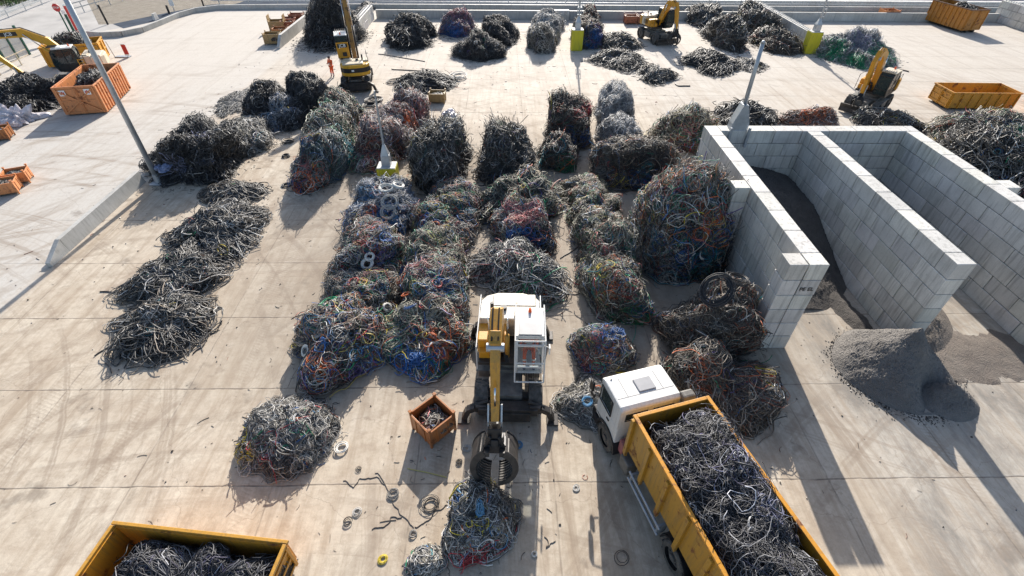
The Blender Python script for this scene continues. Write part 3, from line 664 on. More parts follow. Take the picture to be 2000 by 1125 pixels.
q = MB(); q.box((0,0,.04), (.8,.8,.08)); q.cyl((0,0,.08), (0,0,.6), .22, .18, 12); q.build('foot_plate', M['steel'], m1, .01)
mast((762,360), 'mast with yellow block foot among the reddish cable bales', base_h=1.28, top=5.8, bw=1.15, rcone=.27, cone_h=1.35, r=.07)
mast((1125,97), 'mast on a tall yellow block beside the dark bales at the back', base_h=2.0, top=9, cage=True, bw=1.2, r=.1)
mast((1578,103), 'mast on a yellow block at the left foot of the green heap', base_h=2.1, top=9, cage=True, bw=1.25, lean=(-.03,0), r=.1)
mc = thing('lamp_mast', 'grey mast with wide sheet metal foot standing on the back wall of the bays', 'mast', (12.95, 26.2, 4.5), 0, 'lamp masts')
q = MB(); q.prism([(-.48,-.2),(.48,-.2),(.46,.35),(.13,1.35),(-.13,1.35),(-.46,.35)], -.28, .28, 'y'); q.build('foot_housing', M['steel'], mc, .015)
q = MB(); q.cyl((0,0,1.3), (-.06,0,4.35), .11, .10, 10); q.cyl((-.06,0,4.35), (-.06,0,4.45), .13, .05, 10); q.build('pole', M['steel'], mc, 0, True)
for sx in (-.5,.5): q = MB(); q.box((sx,-.44,-.35), (.12,.12,1.1)); q.build('bracket', M['steel'], mc)

# aggregate piles
def soilpile(name, label, fn, x0, x1, y0, y1, mat, nx=150, ny=150, cat='soil pile', group=None, amp=.07, edge=0.):
    xs = np.linspace(x0, x1, nx); ys = np.linspace(y0, y1, ny); X, Y = np.meshgrid(xs, ys); Z = fn(X, Y)
    nz = np.array([[mnoise.fractal(Vector((x*1.3, y*1.3, 3.)), .9, 2.1, 6) for x in xs] for y in ys]); fz = RNG.normal(size=Z.shape)*.018; Z = Z+edge*np.array([[mnoise.fractal(Vector((x*.8, y*.8, 9.)), .8, 2.1, 5) for x in xs] for y in ys])
    Z = np.where(Z > 0, Z+nz*amp*np.clip(Z*2, 0, 1)+fz*np.clip(Z*3, .2, 1), Z)
    e = (np.arange(nx*ny).reshape(ny, nx)); q = np.stack([e[:-1, :-1], e[:-1, 1:], e[1:, 1:], e[1:, :-1]], -1).reshape(-1, 4)
    zz = Z.reshape(-1); keep = (zz[q] > -.05).all(1); Zc = np.maximum(Z, -.02)
    ob = np_mesh(name, [(np.stack([X, Y, Zc], -1).reshape(-1, 3), q[keep], np.ones((nx*ny, 3))*.1, 0, True)], [M[mat]]); return tag(ob, label, cat, group)
def cone(X, Y, cx, cy, h, rx, ry, p=1.): return h*(1-(np.abs((X-cx)/rx)**1.9+np.abs((Y-cy)/ry)**1.9)**(p/1.9))
def f_cone(X, Y):
    a = cone(X, Y, 15.85, 12.9, 2.25, 2.25, 2.25); b = cone(X, Y, 17.0, 11.35, .85, 1.15, 1.0)
    c = np.exp(-(((X-16.4)/.55)**2+((Y-11.6)/.8)**2))*.95; return np.maximum(a-c*(a > .1), b)
soilpile('aggregate_pile', 'grey cone shaped pile of aggregate with a scooped front before the middle bay wall', f_cone, 13.2, 18.6, 9.9, 15.6, 'soil_grey', 190, 190, amp=.12, edge=.05, group='piles of aggregate')
def f_b1(X, Y): return np.minimum(2.35, (Y-16.2)*.36)-np.abs(X-13.6)**2*.07+.05
soilpile('aggregate_pile', 'dark aggregate heaped against the back of the left bay', f_b1, 11.98, 16.69, 16.4, 25.83, 'soil_dark', group='piles of aggregate')
def f_b2(X, Y): return np.maximum(np.minimum(1.7, (Y-18.5)*.34)-.1*np.abs(X-19.6)**1.6, cone(X, Y, 17.8, 16.9, 1.5, 2.6, 3.4))
soilpile('aggregate_pile', 'brown aggregate spilling out of the right bay along the middle wall', f_b2, 17.46, 22.19, 13.0, 25.83, 'soil_brown', group='piles of aggregate')
def f_sp(X, Y): return .10-.05*np.abs((Y-13.6-.03*(X-19))/.9)**2-.05*np.clip(18.4-X, 0, 9)
soilpile('aggregate_ridge', 'thin windrow of brown crumbs across the mouth of the right bay', f_sp, 17.2, 24, 11.6, 16.0, 'soil_brown', 200, 60, amp=.05, edge=.07)
def f_edge(X, Y): return .16-np.abs(X-16.35+.22*(Y-14))**1.5*.35-.02*np.abs(Y-17.5)**1.4
soilpile('aggregate_ridge', 'dark crumbs swept along the floor beside the middle bay wall', f_edge, 14.6, 16.69, 12.9, 22, 'soil_dark', 80, 160, amp=.06, edge=.09)
# gravel crumbs round the cone
ng = 1300; an = RNG.uniform(0, 2*np.pi, ng); rr = 2.12+np.abs(RNG.normal(size=ng))*.22
cp = np.stack([15.9+rr*np.cos(an), 12.75+rr*np.sin(an), np.zeros(ng)], -1); e2 = RNG.uniform(.006, .024, ng)
v, q_, c = tubes(np.stack([cp, cp+np.stack([RNG.normal(size=ng)*.02, RNG.normal(size=ng)*.02, e2*1.2], -1)], 1), e2, np.array([(.11,.1,.09)])*RNG.uniform(.4, 1.3, (ng, 1)), 4)
tag(np_mesh('gravel_crumbs', [(v, q_, c, 0, False)], [M['cable']]), 'loose dark crumbs scattered round the foot of the grey cone', 'gravel', kind='stuff')

# ================================================================== CONTAINERS
def skip(name, label, loc, rz, Lx, W, H, mat, ribs=9, wall=.07, flare=0., group='open steel skips', inner='rust', rim=None, door='y', rib_w=.1, lift=.16):
    o = thing(name, label, 'skip', (*loc, 0), rz, group); z0 = lift
    for s in (-1, 1):
        q = MB(); q.box((0, s*(W/2-wall/2), z0+(H-z0)/2), (Lx, wall, H-z0))
        for i in range(ribs):
            x = -Lx/2+.12+(Lx-.24)*i/(ribs-1); q.box((x, s*(W/2+.048), z0+(H-z0)/2-.03), (rib_w, .09, H-z0-.06))
        q.build('side_panel', M[mat], o, .008)
    q = MB(); q.box((-Lx/2+wall/2, 0, z0+(H-z0)/2), (wall, W-2*wall-.004, H-z0)); [q.box((-Lx/2-.04, y, z0+(H-z0)/2), (.08,.1,H-z0-.06)) for y in np.linspace(-W/2+.2, W/2-.2, 4)]; q.bar((-Lx/2-.10,-W/2+.3,H*.3),(-Lx/2-.10,0,H-.1),.07,.07); q.bar((-Lx/2-.10,W/2-.3,H*.3),(-Lx/2-.10,0,H-.1),.07,.07); q.build('front_panel', M[mat], o, .008)
    q = MB(); q.box((Lx/2-wall/2, 0, z0+(H-z0)/2), (wall, W-2*wall-.004, H-z0))
    for y in (-W/2+.12, -.06, .06, W/2-.12): q.box((Lx/2+.035, y, z0+(H-z0)/2), (.07,.09,H-z0-.04))
    for z in (z0+.15, z0+(H-z0)*.5, H-.16): q.box((Lx/2+.03, 0, z), (.055, W-.1, .09))
    q.cyl((Lx/2+.09,.0,z0+.1),(Lx/2+.09,.0,H-.05),.03,None,8); q.build('door', M[mat], o, .008)
    q = MB(); q.box((0,0,z0+.03), (Lx-.15, W-.15, .06)); q.build('floor', M[inner], o)
    q = MB(); r_ = .10
    for s in (-1, 1): q.box((0, s*(W/2+.01), H+.04), (Lx+.14, r_, r_)); q.box((s*(Lx/2+.01), 0, H+.042), (r_, W-.12, r_))
    q.build('rim', M[rim or mat], o, .012)
    q = MB()
    for s in (-1, 1): q.box((0, s*.5, z0*.5+.02), (Lx-.1,.14,z0-.04)); q.cyl((Lx/2-.35, s*.62, .13), (Lx/2-.35, s*.9, .13), .13, None, 12)
    q.build('runners', M['dark'], o)
    return o
def load_in(label, loc, rz, Lx, W, z0, h, style='stick', pal='stick', p=3.2, dens=1., cl=(), sides=3, amp=.16, name='scrap_load', coils=0, group=None, frs=.02, over=0.):
    dm = Dome(Lx/2, W/2, h, p, amp, 2.6); pr = make_heap(dm, style, pal, cl, dens, sides, fr=frs, coils=coils)
    for p_ in pr: p_[0][:, 0] = np.clip(p_[0][:, 0], -Lx/2-over, Lx/2+over); p_[0][:, 1] = np.clip(p_[0][:, 1], -W/2-over, W/2+over)
    ob = np_mesh(name, pr, [M['cable'], M['core']])
    ob.location = (*loc, z0); ob.rotation_euler = (0,0,rz); return tag(ob, label, 'cable heap', group)
def decal(parent, name, x, y, z, wdt, hgt, face, mat='letter_white', pic=True):
    q = MB(); d = {'y-': (wdt,.01,hgt), 'x+': (.01,wdt,hgt)}[face]; q.box((x,y,z), d); o = q.build(name, M[mat], parent)
    if pic:
        q = MB()
        for k in range(3):
            a = wdt*(-.25+.25*k); dx = (a,-.008) if face == 'y-' else (.008, a); q.box((x+dx[0], y+dx[1], z+hgt*(.12*(k%2)-.05)), tuple((wdt*.2 if i == (0 if face=='y-' else 1) else (.006 if i != 2 else hgt*.45)) for i in range(3)))
        q.build('sign_mark', M['black' if k % 2 else 'redp'], parent)

# bottom left skip
a_ = G(235,1025,1.35); b_ = G(548,1060,1.35); v_ = b_-a_; Lb = math.hypot(v_[0], v_[1]); rzb = math.atan2(v_[1], v_[0]); nb = np.array([math.sin(rzb), -math.cos(rzb)])
cb = (a_+b_)[:2]/2+nb*1.2
skip('open_skip', 'yellow skip of loose black cable cut by the bottom left corner of the photo', cb, rzb, Lb+.3, 2.4, 1.35, 'skip_yellow', 8, rim='boom_old', inner='dark', rib_w=.12)  # dark floor colour stands for the shadow inside the skip
load_in('loose black cable ends lying in the bottom left skip', cb+np.array([.35,-.1]), rzb, Lb-.35, 2.25, .35, .95, 'coily', 'load', 3.6, 1.9, sides=5, amp=.2)
# orange skip on the left
p0, p1, p2 = G(140,222), G(203,226), G(250,178); u = (p2-p1)[:2]; Lo = np.hypot(*u); co = (p0+p1+p2+(p0+p2-p1))[:2]/4; rzo = math.atan2(-u[1], -u[0])
so_ = skip('open_skip', 'tall faded orange ribbed skip behind the slanting mast, filled with shredded cable', co, rzo, Lo, 2.75, 2.1, 'skip_orange', 13, rib_w=.22, rim='skip_orange', lift=.1)
for s in (-.85, .85): decal(so_, 'warning_sign', Lo/2+.1, s, 1.75, .42, .42, 'x+')
q = MB()
for sy in (-1, 1):
    for sz in (0, 1): q.bar((Lo/2+.09, 0, 1.1), (Lo/2+.09, sy*1.2, .25+sz*1.7), .07, .09)
q.build('cross_brace', M['skip_orange'], so_)
for k, xx in enumerate((-.4, -.9)): decal(so_, 'side_mark', xx, 1.5*0-1.47, 1.1, .3, .9, 'y-', pic=False)
load_in('shredded dark cable heaped in the orange skip', co+u/Lo*.5, rzo, Lo-.9, 2.3, 1.0, 1.05, 'shred', 'black', 2.4, .8, amp=.15)
# yellow skip behind the left digger
p0, p1 = G(98,135), G(208,124); u = (p1-p0)[:2]; Lo2 = np.hypot(*u); r2 = math.atan2(u[1], u[0]); n2 = np.array([-math.sin(r2), math.cos(r2)]); c2 = (p0+p1)[:2]/2+n2*1.25
s_y = skip('open_skip', 'yellow skip heaped with cable behind the left digger', c2, r2, Lo2, 2.5, 1.8, 'yellow', 9, rim='yellow'); decal(s_y, 'warning_sign', -Lo2/2+.9, -1.36, .9, .35, .35, 'y-')
load_in('grey cable heaped above the rim of the yellow skip behind the left digger', c2, r2, Lo2-.5, 2.1, 1.1, 1.5, 'stickf', 'stick', 2.2, 1.3)
# far right skips
p1, p2 = G(1875,65), G(1802,42); u = (p2-p1)[:2]; Lo3 = np.hypot(*u); r3 = math.atan2(-u[1], -u[0]); n3 = np.array([-math.sin(r3), math.cos(r3)]); c3 = (p1+p2)[:2]/2+n3*1.25
skip('open_skip', 'tall ochre ribbed skip part filled with cable against the back wall', c3, r3, Lo3, 2.5, 2.45, 'skip_ochre', 10, rim='rust', lift=.3)
load_in('black cable lying in the tall ochre skip', c3+n3*.2-u/Lo3*.9, r3, Lo3-2.4, 2.1, 1.4, 1.15, 'stickf', 'black', 2.6, 1.2)
p1, p2 = G(1848,216), G(1812,196); q1 = G(1968,185,1.3); a4 = G(1863,184,1.3); u = (q1-a4)[:2]; r4 = math.atan2(u[1], u[0]); L4 = 5.6; n4 = np.array([-math.sin(r4), math.cos(r4)]); c4 = a4[:2]+u/np.hypot(*u)*L4/2+n4*1.2
skip('open_skip', 'empty low yellow skip at the right, its floor bare', c4, r4+math.pi, L4, 2.4, 1.35, 'skip_yellow', 8, rim='skip_yellow', inner='soil_grey')
p5 = G(1990,235)
skip('open_skip', 'brown orange skip cut by the right edge below the empty yellow one', p5[:2]+np.array([3.1,.9]), rad(58), 5.6, 2.4, 1.6, 'skip_orange', 9)

def stillage(label, loc, rz, W=1.15, Dp=1.15, H=.85, mat='stillage', group='small steel box pallets', fill=True, pal='brown', flabel=None, legs=.14, tilt=0):
    o = thing('steel_box_pallet', label, 'box pallet', (*loc, 0), rz, group); t = .035
    for s, nm in ((-1,'side_panel'), (1,'side_panel')):
        q = MB(); q.box((0, s*(Dp/2-t/2), legs+(H-legs)/2), (W-.1, t, H-legs)); [q.box((x, s*(Dp/2+.012), legs+(H-legs)/2), (.05,.03,H-legs)) for x in (-W*.22, W*.22)]; q.build(nm, M[mat], o, .006)
        q = MB(); q.box((s*(W/2-t/2), 0, legs+(H-legs)/2), (t, Dp-.1, H-legs)); [q.box((s*(W/2+.012), x, legs+(H-legs)/2), (.03,.05,H-legs)) for x in (-Dp*.22, Dp*.22)]; q.build(nm, M[mat], o, .006)
    q = MB()
    for a in (-1, 1):
        for b in (-1, 1): q.box((a*(W/2-.03), b*(Dp/2-.03), (H+.10)/2), (.08,.08,H+.10)); q.box((a*(W/2-.03), b*(Dp/2-.03), H+.12), (.12,.12,.04))
    for s in (-1, 1): q.box((0, s*(Dp/2), H-.02), (W-.12,.06,.05)); q.box((s*(W/2), 0, H-.021), (.06,Dp-.12,.05))
    q.build('corner_post', M[mat], o, .006)
    q = MB(); q.box((0,0,legs), (W-.1,Dp-.1,.05)); q.build('floor', M['rust'], o)
    if fill:
        dm = Dome(W/2-.08, Dp/2-.08, H*.42, 3.5, .12)
        ob = np_mesh('scrap_pieces', make_heap(dm, 'shred', pal, (), 1.5, 4, fr=0.), [M['cable'], M['core']]); ob.location = (loc[0], loc[1], legs+.2); ob.rotation_euler = (0,0,rz)
        tag(ob, flabel or 'scrap inside a box', 'scrap', 'scrap lying inside the box pallets')
    return o
bn = G(845,836,.45)
stillage('rusty orange box pallet standing alone, corner to the camera, left of the grab', (bn[0], bn[1]+.25), rad(44), 1.12, 1.12, .95, flabel='dark metal offcuts inside the lone rusty box pallet')
for i, (px, py, rz, mt, lb, fl, sz) in enumerate([
 (6,384,25,'skip_orange','orange box pallet at the left edge, nearer of the pair', 'cable scrap in the nearer box at the left edge',1.25), (30,362,25,'skip_orange','orange box pallet touching the nearer one at the left edge', 'cable scrap in the second box at the left edge',1.2),
 (-6,277,20,'stillage','corner of a rusty box pallet at the left edge, alone', 'scrap in the box cut by the left edge',1.3),
 (532,88,8,'stillage_tan','tan box pallet nearest the camera in the row beside the pale parapet','scrap in the tan front box',1.7),
 (548,76,8,'stillage','rust orange box pallet second in the row beside the pale parapet','scrap in the second box of the row',1.6),
 (541,62,8,'stillage_tan','tan box with raised end panels in the row beside the pale parapet','scrap in the tan box with raised ends',1.7),
 (562,60,8,'stillage_red','red brown box pallet behind the tan one beside the parapet','scrap in the fourth box of the row',1.5),
 (566,52,8,'stillage_red','small red brown box pallet between two others in the row','scrap in the fifth box of the row',1.4),
 (579,47,5,'stillage_red','farthest red brown box pallet of the row, by the tall black heap','scrap in the farthest box of the row',1.6),
 (651,90,5,'stillage','faded orange box pallet left of the second digger, at the foot of the black heap','scrap in the box by the second digger',1.9),
 (672,84,5,'stillage_red','rusty box pallet behind the boom of the second digger','scrap behind the second digger boom',1.7),
 (854,203,-3,'stillage_tan','tan box pallet between the reddish bales and the black tangle','scrap in the tan box by the bales',1.3),
 (1232,48,0,'stillage_red','red brown box pallet with scrap poking out, left of the far digger','scrap poking out of the box left of the far digger',1.5),
 (1256,48,0,'stillage_red','box pallet partly hidden behind the far digger','scrap in the box hidden by the far digger',1.4),
 (1737,41,3,'skip_orange','orange box pallet against the boundary wall left of the ochre skip','scrap in the orange box at the boundary wall',1.9)]):
    p = G(px, py); s = sz
    o = stillage(lb, (p[0], p[1]+s*.4), rad(rz), s, s*.8, s*.62, mt, flabel=fl, pal='black' if i % 2 else 'brown')
    if 'raised end' in lb:
        for sg in (-1, 1): q = MB(); q.box((sg*(s/2), 0, s*.62+.3), (.05, s*.7, .6)); q.build('end_board', M['stillage_tan'], o)

# ================================================================== PEOPLE
def limb_mesh(name, verts, edges, radii, mat, parent, lev=1):
    me = D.meshes.new(name); me.from_pydata(verts, edges, []); o = D.objects.new(name, me); COL.objects.link(o); o.parent = parent
    m = o.modifiers.new('skin', 'SKIN'); sk = me.skin_vertices[0].data if me.skin_vertices else None
    if sk is None:
        b = bmesh.new(); b.from_mesh(me); b.verts.layers.skin.verify(); b.to_mesh(me); b.free(); sk = me.skin_vertices[0].data
    for i, r in enumerate(radii): sk[i].radius = (r, r) if not hasattr(r, '__len__') else r; sk[i].use_root = (i == 0)
    s = o.modifiers.new('sub', 'SUBSURF'); s.levels = lev; s.render_levels = lev; m.use_smooth_shade = True; me.materials.append(M[mat]); return o
def person(label, loc, rz, J, scale=1., hat='hiviz', legs='hiviz', torso='hiviz', lev=1):
    """J: joints; body faces +y. body is one skinned figure, clothes are slightly fuller children"""
    o = thing('person', label, 'person', loc, rz); o.scale = (scale,)*3
    keys = ['pelvis','chest','neck','head','shL','elL','wrL','shR','elR','wrR','hiL','knL','anL','hiR','knR','anR','toL','toR','crown']
    V = [J[k] for k in keys]; ix = {k: i for i, k in enumerate(keys)}
    E_ = [('pelvis','chest'),('chest','neck'),('neck','head'),('head','crown'),('chest','shL'),('shL','elL'),('elL','wrL'),('chest','shR'),('shR','elR'),('elR','wrR'),('pelvis','hiL'),('hiL','knL'),('knL','anL'),('pelvis','hiR'),('hiR','knR'),('knR','anR'),('anL','toL'),('anR','toR')]
    R_ = dict(pelvis=.13,chest=.14,neck=.055,head=.095,crown=.07,shL=.06,elL=.042,wrL=.028,shR=.06,elR=.042,wrR=.028,hiL=.085,knL=.055,anL=.04,hiR=.085,knR=.055,anR=.04,toL=.035,toR=.035)
    vs = list(V); es = [(ix[a], ix[b]) for a, b in E_]; rs = [R_[k] for k in keys]
    for side in 'LR':          # palm with four fingers and a thumb, slightly curled
        wv, ev = Vector(J['wr'+side]), Vector(J['el'+side]); t = (wv-ev).normalized(); s = t.cross(Vector((0,0,1)))
        s = s.normalized() if s.length > .1 else Vector((1,0,0)); cu = t.cross(s)
        pi = len(vs); vs.append(tuple(wv+t*.07)); rs.append(.024); es.append((ix['wr'+side], pi))
        for k, (of, ln) in enumerate(((-.03,.07),(-.01,.08),(.01,.078),(.03,.06))):
            a = len(vs); vs += [tuple(wv+t*.10+s*of), tuple(wv+t*(.10+ln*.5)+s*of+cu*.012), tuple(wv+t*(.10+ln*.9)+s*of+cu*.035)]; rs += [.009,.008,.007]; es += [(pi,a),(a,a+1),(a+1,a+2)]
        a = len(vs); vs += [tuple(wv+t*.045+s*.04), tuple(wv+t*.085+s*.058)]; rs += [.010,.008]; es += [(pi,a),(a,a+1)]
    limb_mesh('body', vs, es, rs, 'skin', o, lev)
    def sub(nm, ks, eds, rr, mt):
        return limb_mesh(nm, [J[k] for k in ks], [(ks.index(a), ks.index(b)) for a, b in eds], rr, mt, o, lev)
    sub('jacket', ['pelvis','chest','shL','elL','wrL','shR','elR','wrR'], [('pelvis','chest'),('chest','shL'),('shL','elL'),('elL','wrL'),('chest','shR'),('shR','elR'),('elR','wrR')], [(.17,.13),(.19,.14),.085,.06,.045,.085,.06,.045], torso)
    sub('trousers', ['pelvis','hiL','knL','anL','hiR','knR','anR'], [('pelvis','hiL'),('hiL','knL'),('knL','anL'),('pelvis','hiR'),('hiR','knR'),('knR','anR')], [.15,.105,.075,.06,.105,.075,.06], legs)
    for sd_ in 'LR': sub('boot', ['an'+sd_,'to'+sd_], [('an'+sd_,'to'+sd_)], [.062,.05], 'boot')
    q = MB()
    for k in 'LR':
        kn, an = Vector(J['kn'+k]), Vector(J['an'+k]); a = an+(kn-an)*.25; t = (kn-an).normalized(); q.cyl(a-t*.03, a+t*.03, .083, .086, 10); a = an+(kn-an)*.55; q.cyl(a-t*.03, a+t*.03, .088, .092, 10)
    c = Vector(J['chest'])*.6+Vector(J['pelvis'])*.4; q.cyl(c-Vector((0,0,.03)), c+Vector((0,0,.03)), .19, .19, 14); q.build('reflective_band', M['reflect'], o)
    h = Vector(J['head'])+(Vector(J['crown'])-Vector(J['head']))*.55
    def ball(nm, c_, r3, mt, zmin=-9):
        m = D.meshes.new(nm); b = bmesh.new(); bmesh.ops.create_uvsphere(b, u_segments=12, v_segments=8, radius=1.)
        for v in b.verts: v.co = Vector((v.co.x*r3[0], v.co.y*r3[1], max(v.co.z, zmin)*r3[2]))+Vector(c_)
        b.to_mesh(m); b.free(); m.materials.append(M[mt]); x = D.objects.new(nm, m); COL.objects.link(x); x.parent = o; m.polygons.foreach_set('use_smooth', [True]*len(m.polygons)); return x
    hd = Vector(J['head']); ball('helmet' if hat != 'hair' else 'hair', hd+Vector((0,0,.06)), (.135,.15,.12), hat, -.1)
    q = MB(); f = hd+Vector((0,.10,-.005)); q.box(f+Vector((0,.02,0)), (.03,.05,.05), None, .6); q.build('nose', M['skin'], o)
    q = MB(); [q.box(f+Vector((sx,.003,.03)), (.025,.012,.012)) for sx in (-.035,.035)]; q.box(f+Vector((0,.0,-.045)), (.05,.012,.01)); q.build('eyes_and_mouth', M['hair'], o)
    return o
STAND = dict(pelvis=(0,0,.95),chest=(0,.0,1.32),neck=(0,.01,1.50),head=(0,.03,1.62),crown=(0,.03,1.74),shL=(-.2,0,1.43),elL=(-.25,.05,1.15),wrL=(-.10,.26,1.18),shR=(.2,0,1.43),elR=(.27,.04,1.15),wrR=(.12,.27,1.20),
  hiL=(-.10,0,.88),knL=(-.11,.03,.48),anL=(-.11,-.02,.09),hiR=(.10,0,.88),knR=(.12,.05,.48),anR=(.13,.02,.09),toL=(-.12,.14,.045),toR=(.15,.18,.045))
pg_ = G(651,150)
person('person in orange hi vis standing with bent arms beside the second digger', (pg_[0], pg_[1], 0), rad(150), STAND, 1.03, 'navy')
SIT = dict(pelvis=(0,0,.50),chest=(0,-.06,.86),neck=(0,-.05,1.06),head=(0,-.02,1.18),crown=(0,0,1.30),shL=(-.2,-.04,.98),elL=(-.30,.12,.74),wrL=(-.28,.36,.72),shR=(.2,-.04,.98),elR=(.30,.12,.74),wrR=(.28,.36,.72),
  hiL=(-.12,.06,.50),knL=(-.17,.52,.52),anL=(-.17,.72,.12),hiR=(.12,.06,.50),knR=(.17,.52,.52),anR=(.17,.72,.12),toL=(-.18,.88,.06),toR=(.18,.88,.06))

# ================================================================== DIGGERS
def tyre_mesh(r, w, n=30):
    t = MB(); prof = [(-w/2,r*.62),(-w/2,r*.88),(-w*.40,r*.97),(w*.40,r*.97),(w/2,r*.88),(w/2,r*.62)]
    vs = [(a, b*math.cos(2*math.pi*i/n), b*math.sin(2*math.pi*i/n)) for i in range(n) for a, b in prof]; k = len(prof)
    t.add(vs, [(i*k+j, i*k+j+1, ((i+1)%n)*k+j+1, ((i+1)%n)*k+j) for i in range(n) for j in range(k-1)])
    for i in range(22):
        an = 2*math.pi*i/22; s = 1 if i % 2 else -1
        for f in (.2, .62):
            a2 = an+f*.22; R = Matrix.Rotation(a2, 3, 'X'); t.box(R @ Vector((s*w*(.12+f*.34), 0, r*.985)), (w*.28, r*.085, r*.09), R)
    return t
def rim_mesh(r, w):
    t = MB(); t.cyl((-w*.30,0,0), (w*.30,0,0), r*.62, None, 22); t.cyl((-w*.47,0,0), (w*.47,0,0), r*.22, None, 12)
    for s in (-1,1):
        for i in range(8): an = i*math.pi/4; t.cyl((s*w*.28, r*.38*math.cos(an), r*.38*math.sin(an)), (s*w*.36, r*.38*math.cos(an), r*.38*math.sin(an)), r*.05, None, 6)
    return t
def wheel(parent, x, y, r, w):
    t = tyre_mesh(r, w).build('wheel', M['rubber'], parent); t.location = (x, y, r); rm = rim_mesh(r, w).build('rim', M['rim'], t); return t
def grab_tine(q, x0, z0, R_, th, ang0, ang1, rot, wide=.09, cx=0, cy=0, n=9, dy=0.):
    """curved claw: arc of radius R_ in the rot plane"""
    pts = []
    for i in range(n):
        a = ang0+(ang1-ang0)*i/(n-1); pts.append((x0+R_*math.cos(a), z0+R_*math.sin(a)))
    c, s = math.cos(rot), math.sin(rot)
    vs = []; 
    for i, (a, z) in enumerate(pts):
        A = Vector(pts[max(0, i-1)]); B = Vector(pts[min(n-1, i+1)]); t = (B-A).normalized(); nn = Vector((-t.y, t.x)); h = th*(1-.6*i/(n-1))/2
        for sy, sn in ((-1,-1),(1,-1),(1,1),(-1,1)):
            r_ = a+nn.x*h*sn; zz = z+nn.y*h*sn; y = sy*wide/2+dy; vs.append((cx+r_*c-y*s, cy+r_*s+y*c, zz))
    fs = [(3,2,1,0), tuple(4*(n-1)+i for i in range(4))]+[(4*i+j, 4*i+(j+1)%4, 4*i+4+(j+1)%4, 4*i+4+j) for i in range(n-1) for j in range(4)]
    q.add(vs, fs)
def digger(label, loc, rz, house_rz=0., boom=None, stick=None, bx=.1, body='yellow', cab='black', boom_mat='yellow', stick_mat=None, front=None, rear=None, grab=None, grab_rot=0., grab_tilt=0., cab_roof='white', guard=False, clear=False, cw='yellow', r=.56, deck='cream', jcb_cab=False, jcb_boom=False, text=None, cab_z=0., hoist=True, whd=1.0, tracklen=2.6, cabcol=None, stripe=False, ladder=False, tr_axle=1.35):
    o = thing('digger', label, 'digger', loc, rz, 'wheeled diggers'); MH = Matrix.Rotation(house_rz, 4, 'Z')
    def bld(q, name, mat, bevel=0., smooth=False, parent=None, under=False):
        if not under and house_rz: q.v = [tuple(MH @ Vector(v)) for v in q.v]
        return q.build(name, M[mat], parent or o, bevel, smooth)
    for sx in (-1, 1):
        for sy in (-1, 1): wheel(o, sx*whd, sy*tr_axle, r, .50)
    q = MB(); q.box((0,0,r+.22), (1.0,3.6,.42)); q.box((0,0,r+.46), (1.5,1.5,.2)); q.cyl((0,0,r+.5), (0,0,r+.78), .62, None, 20)
    for sy in (-1,1): q.box((0, sy*tr_axle, r), (1.5,.26,.26))
    for s in (-1,1): q.box((s*.95, 0, r+.1), (.45,1.0,.5)); q.box((s*.95,0,r+.38),(.6,1.3,.05))
    bld(q, 'chassis', 'chassis', .02, under=True)
    for att, sgn in ((front, 1), (rear, -1)):
        y = sgn*(tr_axle+.62)
        if att == 'blade':
            q = MB(); ys = y+sgn*.35; q.prism([(ys-.05,.06),(ys+sgn*.10,.12),(ys+sgn*.04,.42),(ys+sgn*.16,.72),(ys-.04,.72),(ys-.10,.35)], -1.3, 1.3); 
            for s in (-.45,.45): q.bar((s, sgn*tr_axle, r), (s, ys, .35), .14, .2)
            bld(q, 'dozer_blade', 'dark', .015, under=True)
        if att == 'stab':
            q = MB(); q.box((0, y, r+.12), (2.1,.42,.34)); q.box((0,y+sgn*.2,r-.1),(1.6,.12,.5)); bld(q, 'stabiliser_beam', 'dark', .02, under=True)
            for s in (-1,1):
                q = MB(); pts = [(s*.75,r+.22),(s*1.15,r+.18),(s*1.45,r-.02),(s*1.6,.14)]
                for (xa,za),(xb,zb) in zip(pts, pts[1:]): q.bar((xa,y,za),(xb,y,zb),.26,.2 if xa != pts[0][0] else .26)
                q.box((s*1.62,y,.07),(.42,.5,.07)); q.cyl((s*.7,y-sgn*.05,r+.45),(s*1.3,y-sgn*.05,r+.2),.06,None,8); bld(q, 'stabiliser_leg', 'dark', .015, under=True)
    zt = r+.78
    # upper body: deck, engine housing, counterweight
    q = MB(); q.box((0,-.55,zt+.08), (2.3,2.5,.16)); q.box((-.7,.5,zt+.08),(.95,.9,.10)); bld(q, 'turntable_deck', 'dark', .02)
    q = MB(); cwp = [(-1.2,-1.35),(-1.2,-1.75),(-.95,-2.1),(-.5,-2.28),(.5,-2.28),(.95,-2.1),(1.2,-1.75),(1.2,-1.35)]
    q.prism(cwp, zt+.10, zt+.98, 'z'); bld(q, 'counterweight', cw, .06)
    if stripe:
        q = MB(); q.prism([(a*1.008, b*1.006) for a, b in cwp], zt+.38, zt+.74, 'z'); bld(q, 'dark_stripe', 'black', .01)
        q = MB(); q.box((-.25,-2.30,zt+.56), (.2,.02,.14)); bld(q, 'badge', 'letter_white')
    q = MB(); q.box((.62,-.55,zt+.5), (1.12,1.58,.7)); bld(q, 'engine_side', body, .05)
    q = MB(); q.box((.05,-1.0,zt+.62), (2.28,.72,.94)); q.box((-.15,-1.75,zt+1.02),(1.7,.7,.10)); bld(q, 'engine_cover', deck, .05)
    q = MB(); q.box((.72,.36,zt+.33), (.80,.30,.35)); bld(q, 'tank_cover', 'yellow', .03); q = MB(); q.box((-.5,-.95,zt+1.13),(.7,.4,.06)); bld(q, 'hatch_cover', deck, .02)
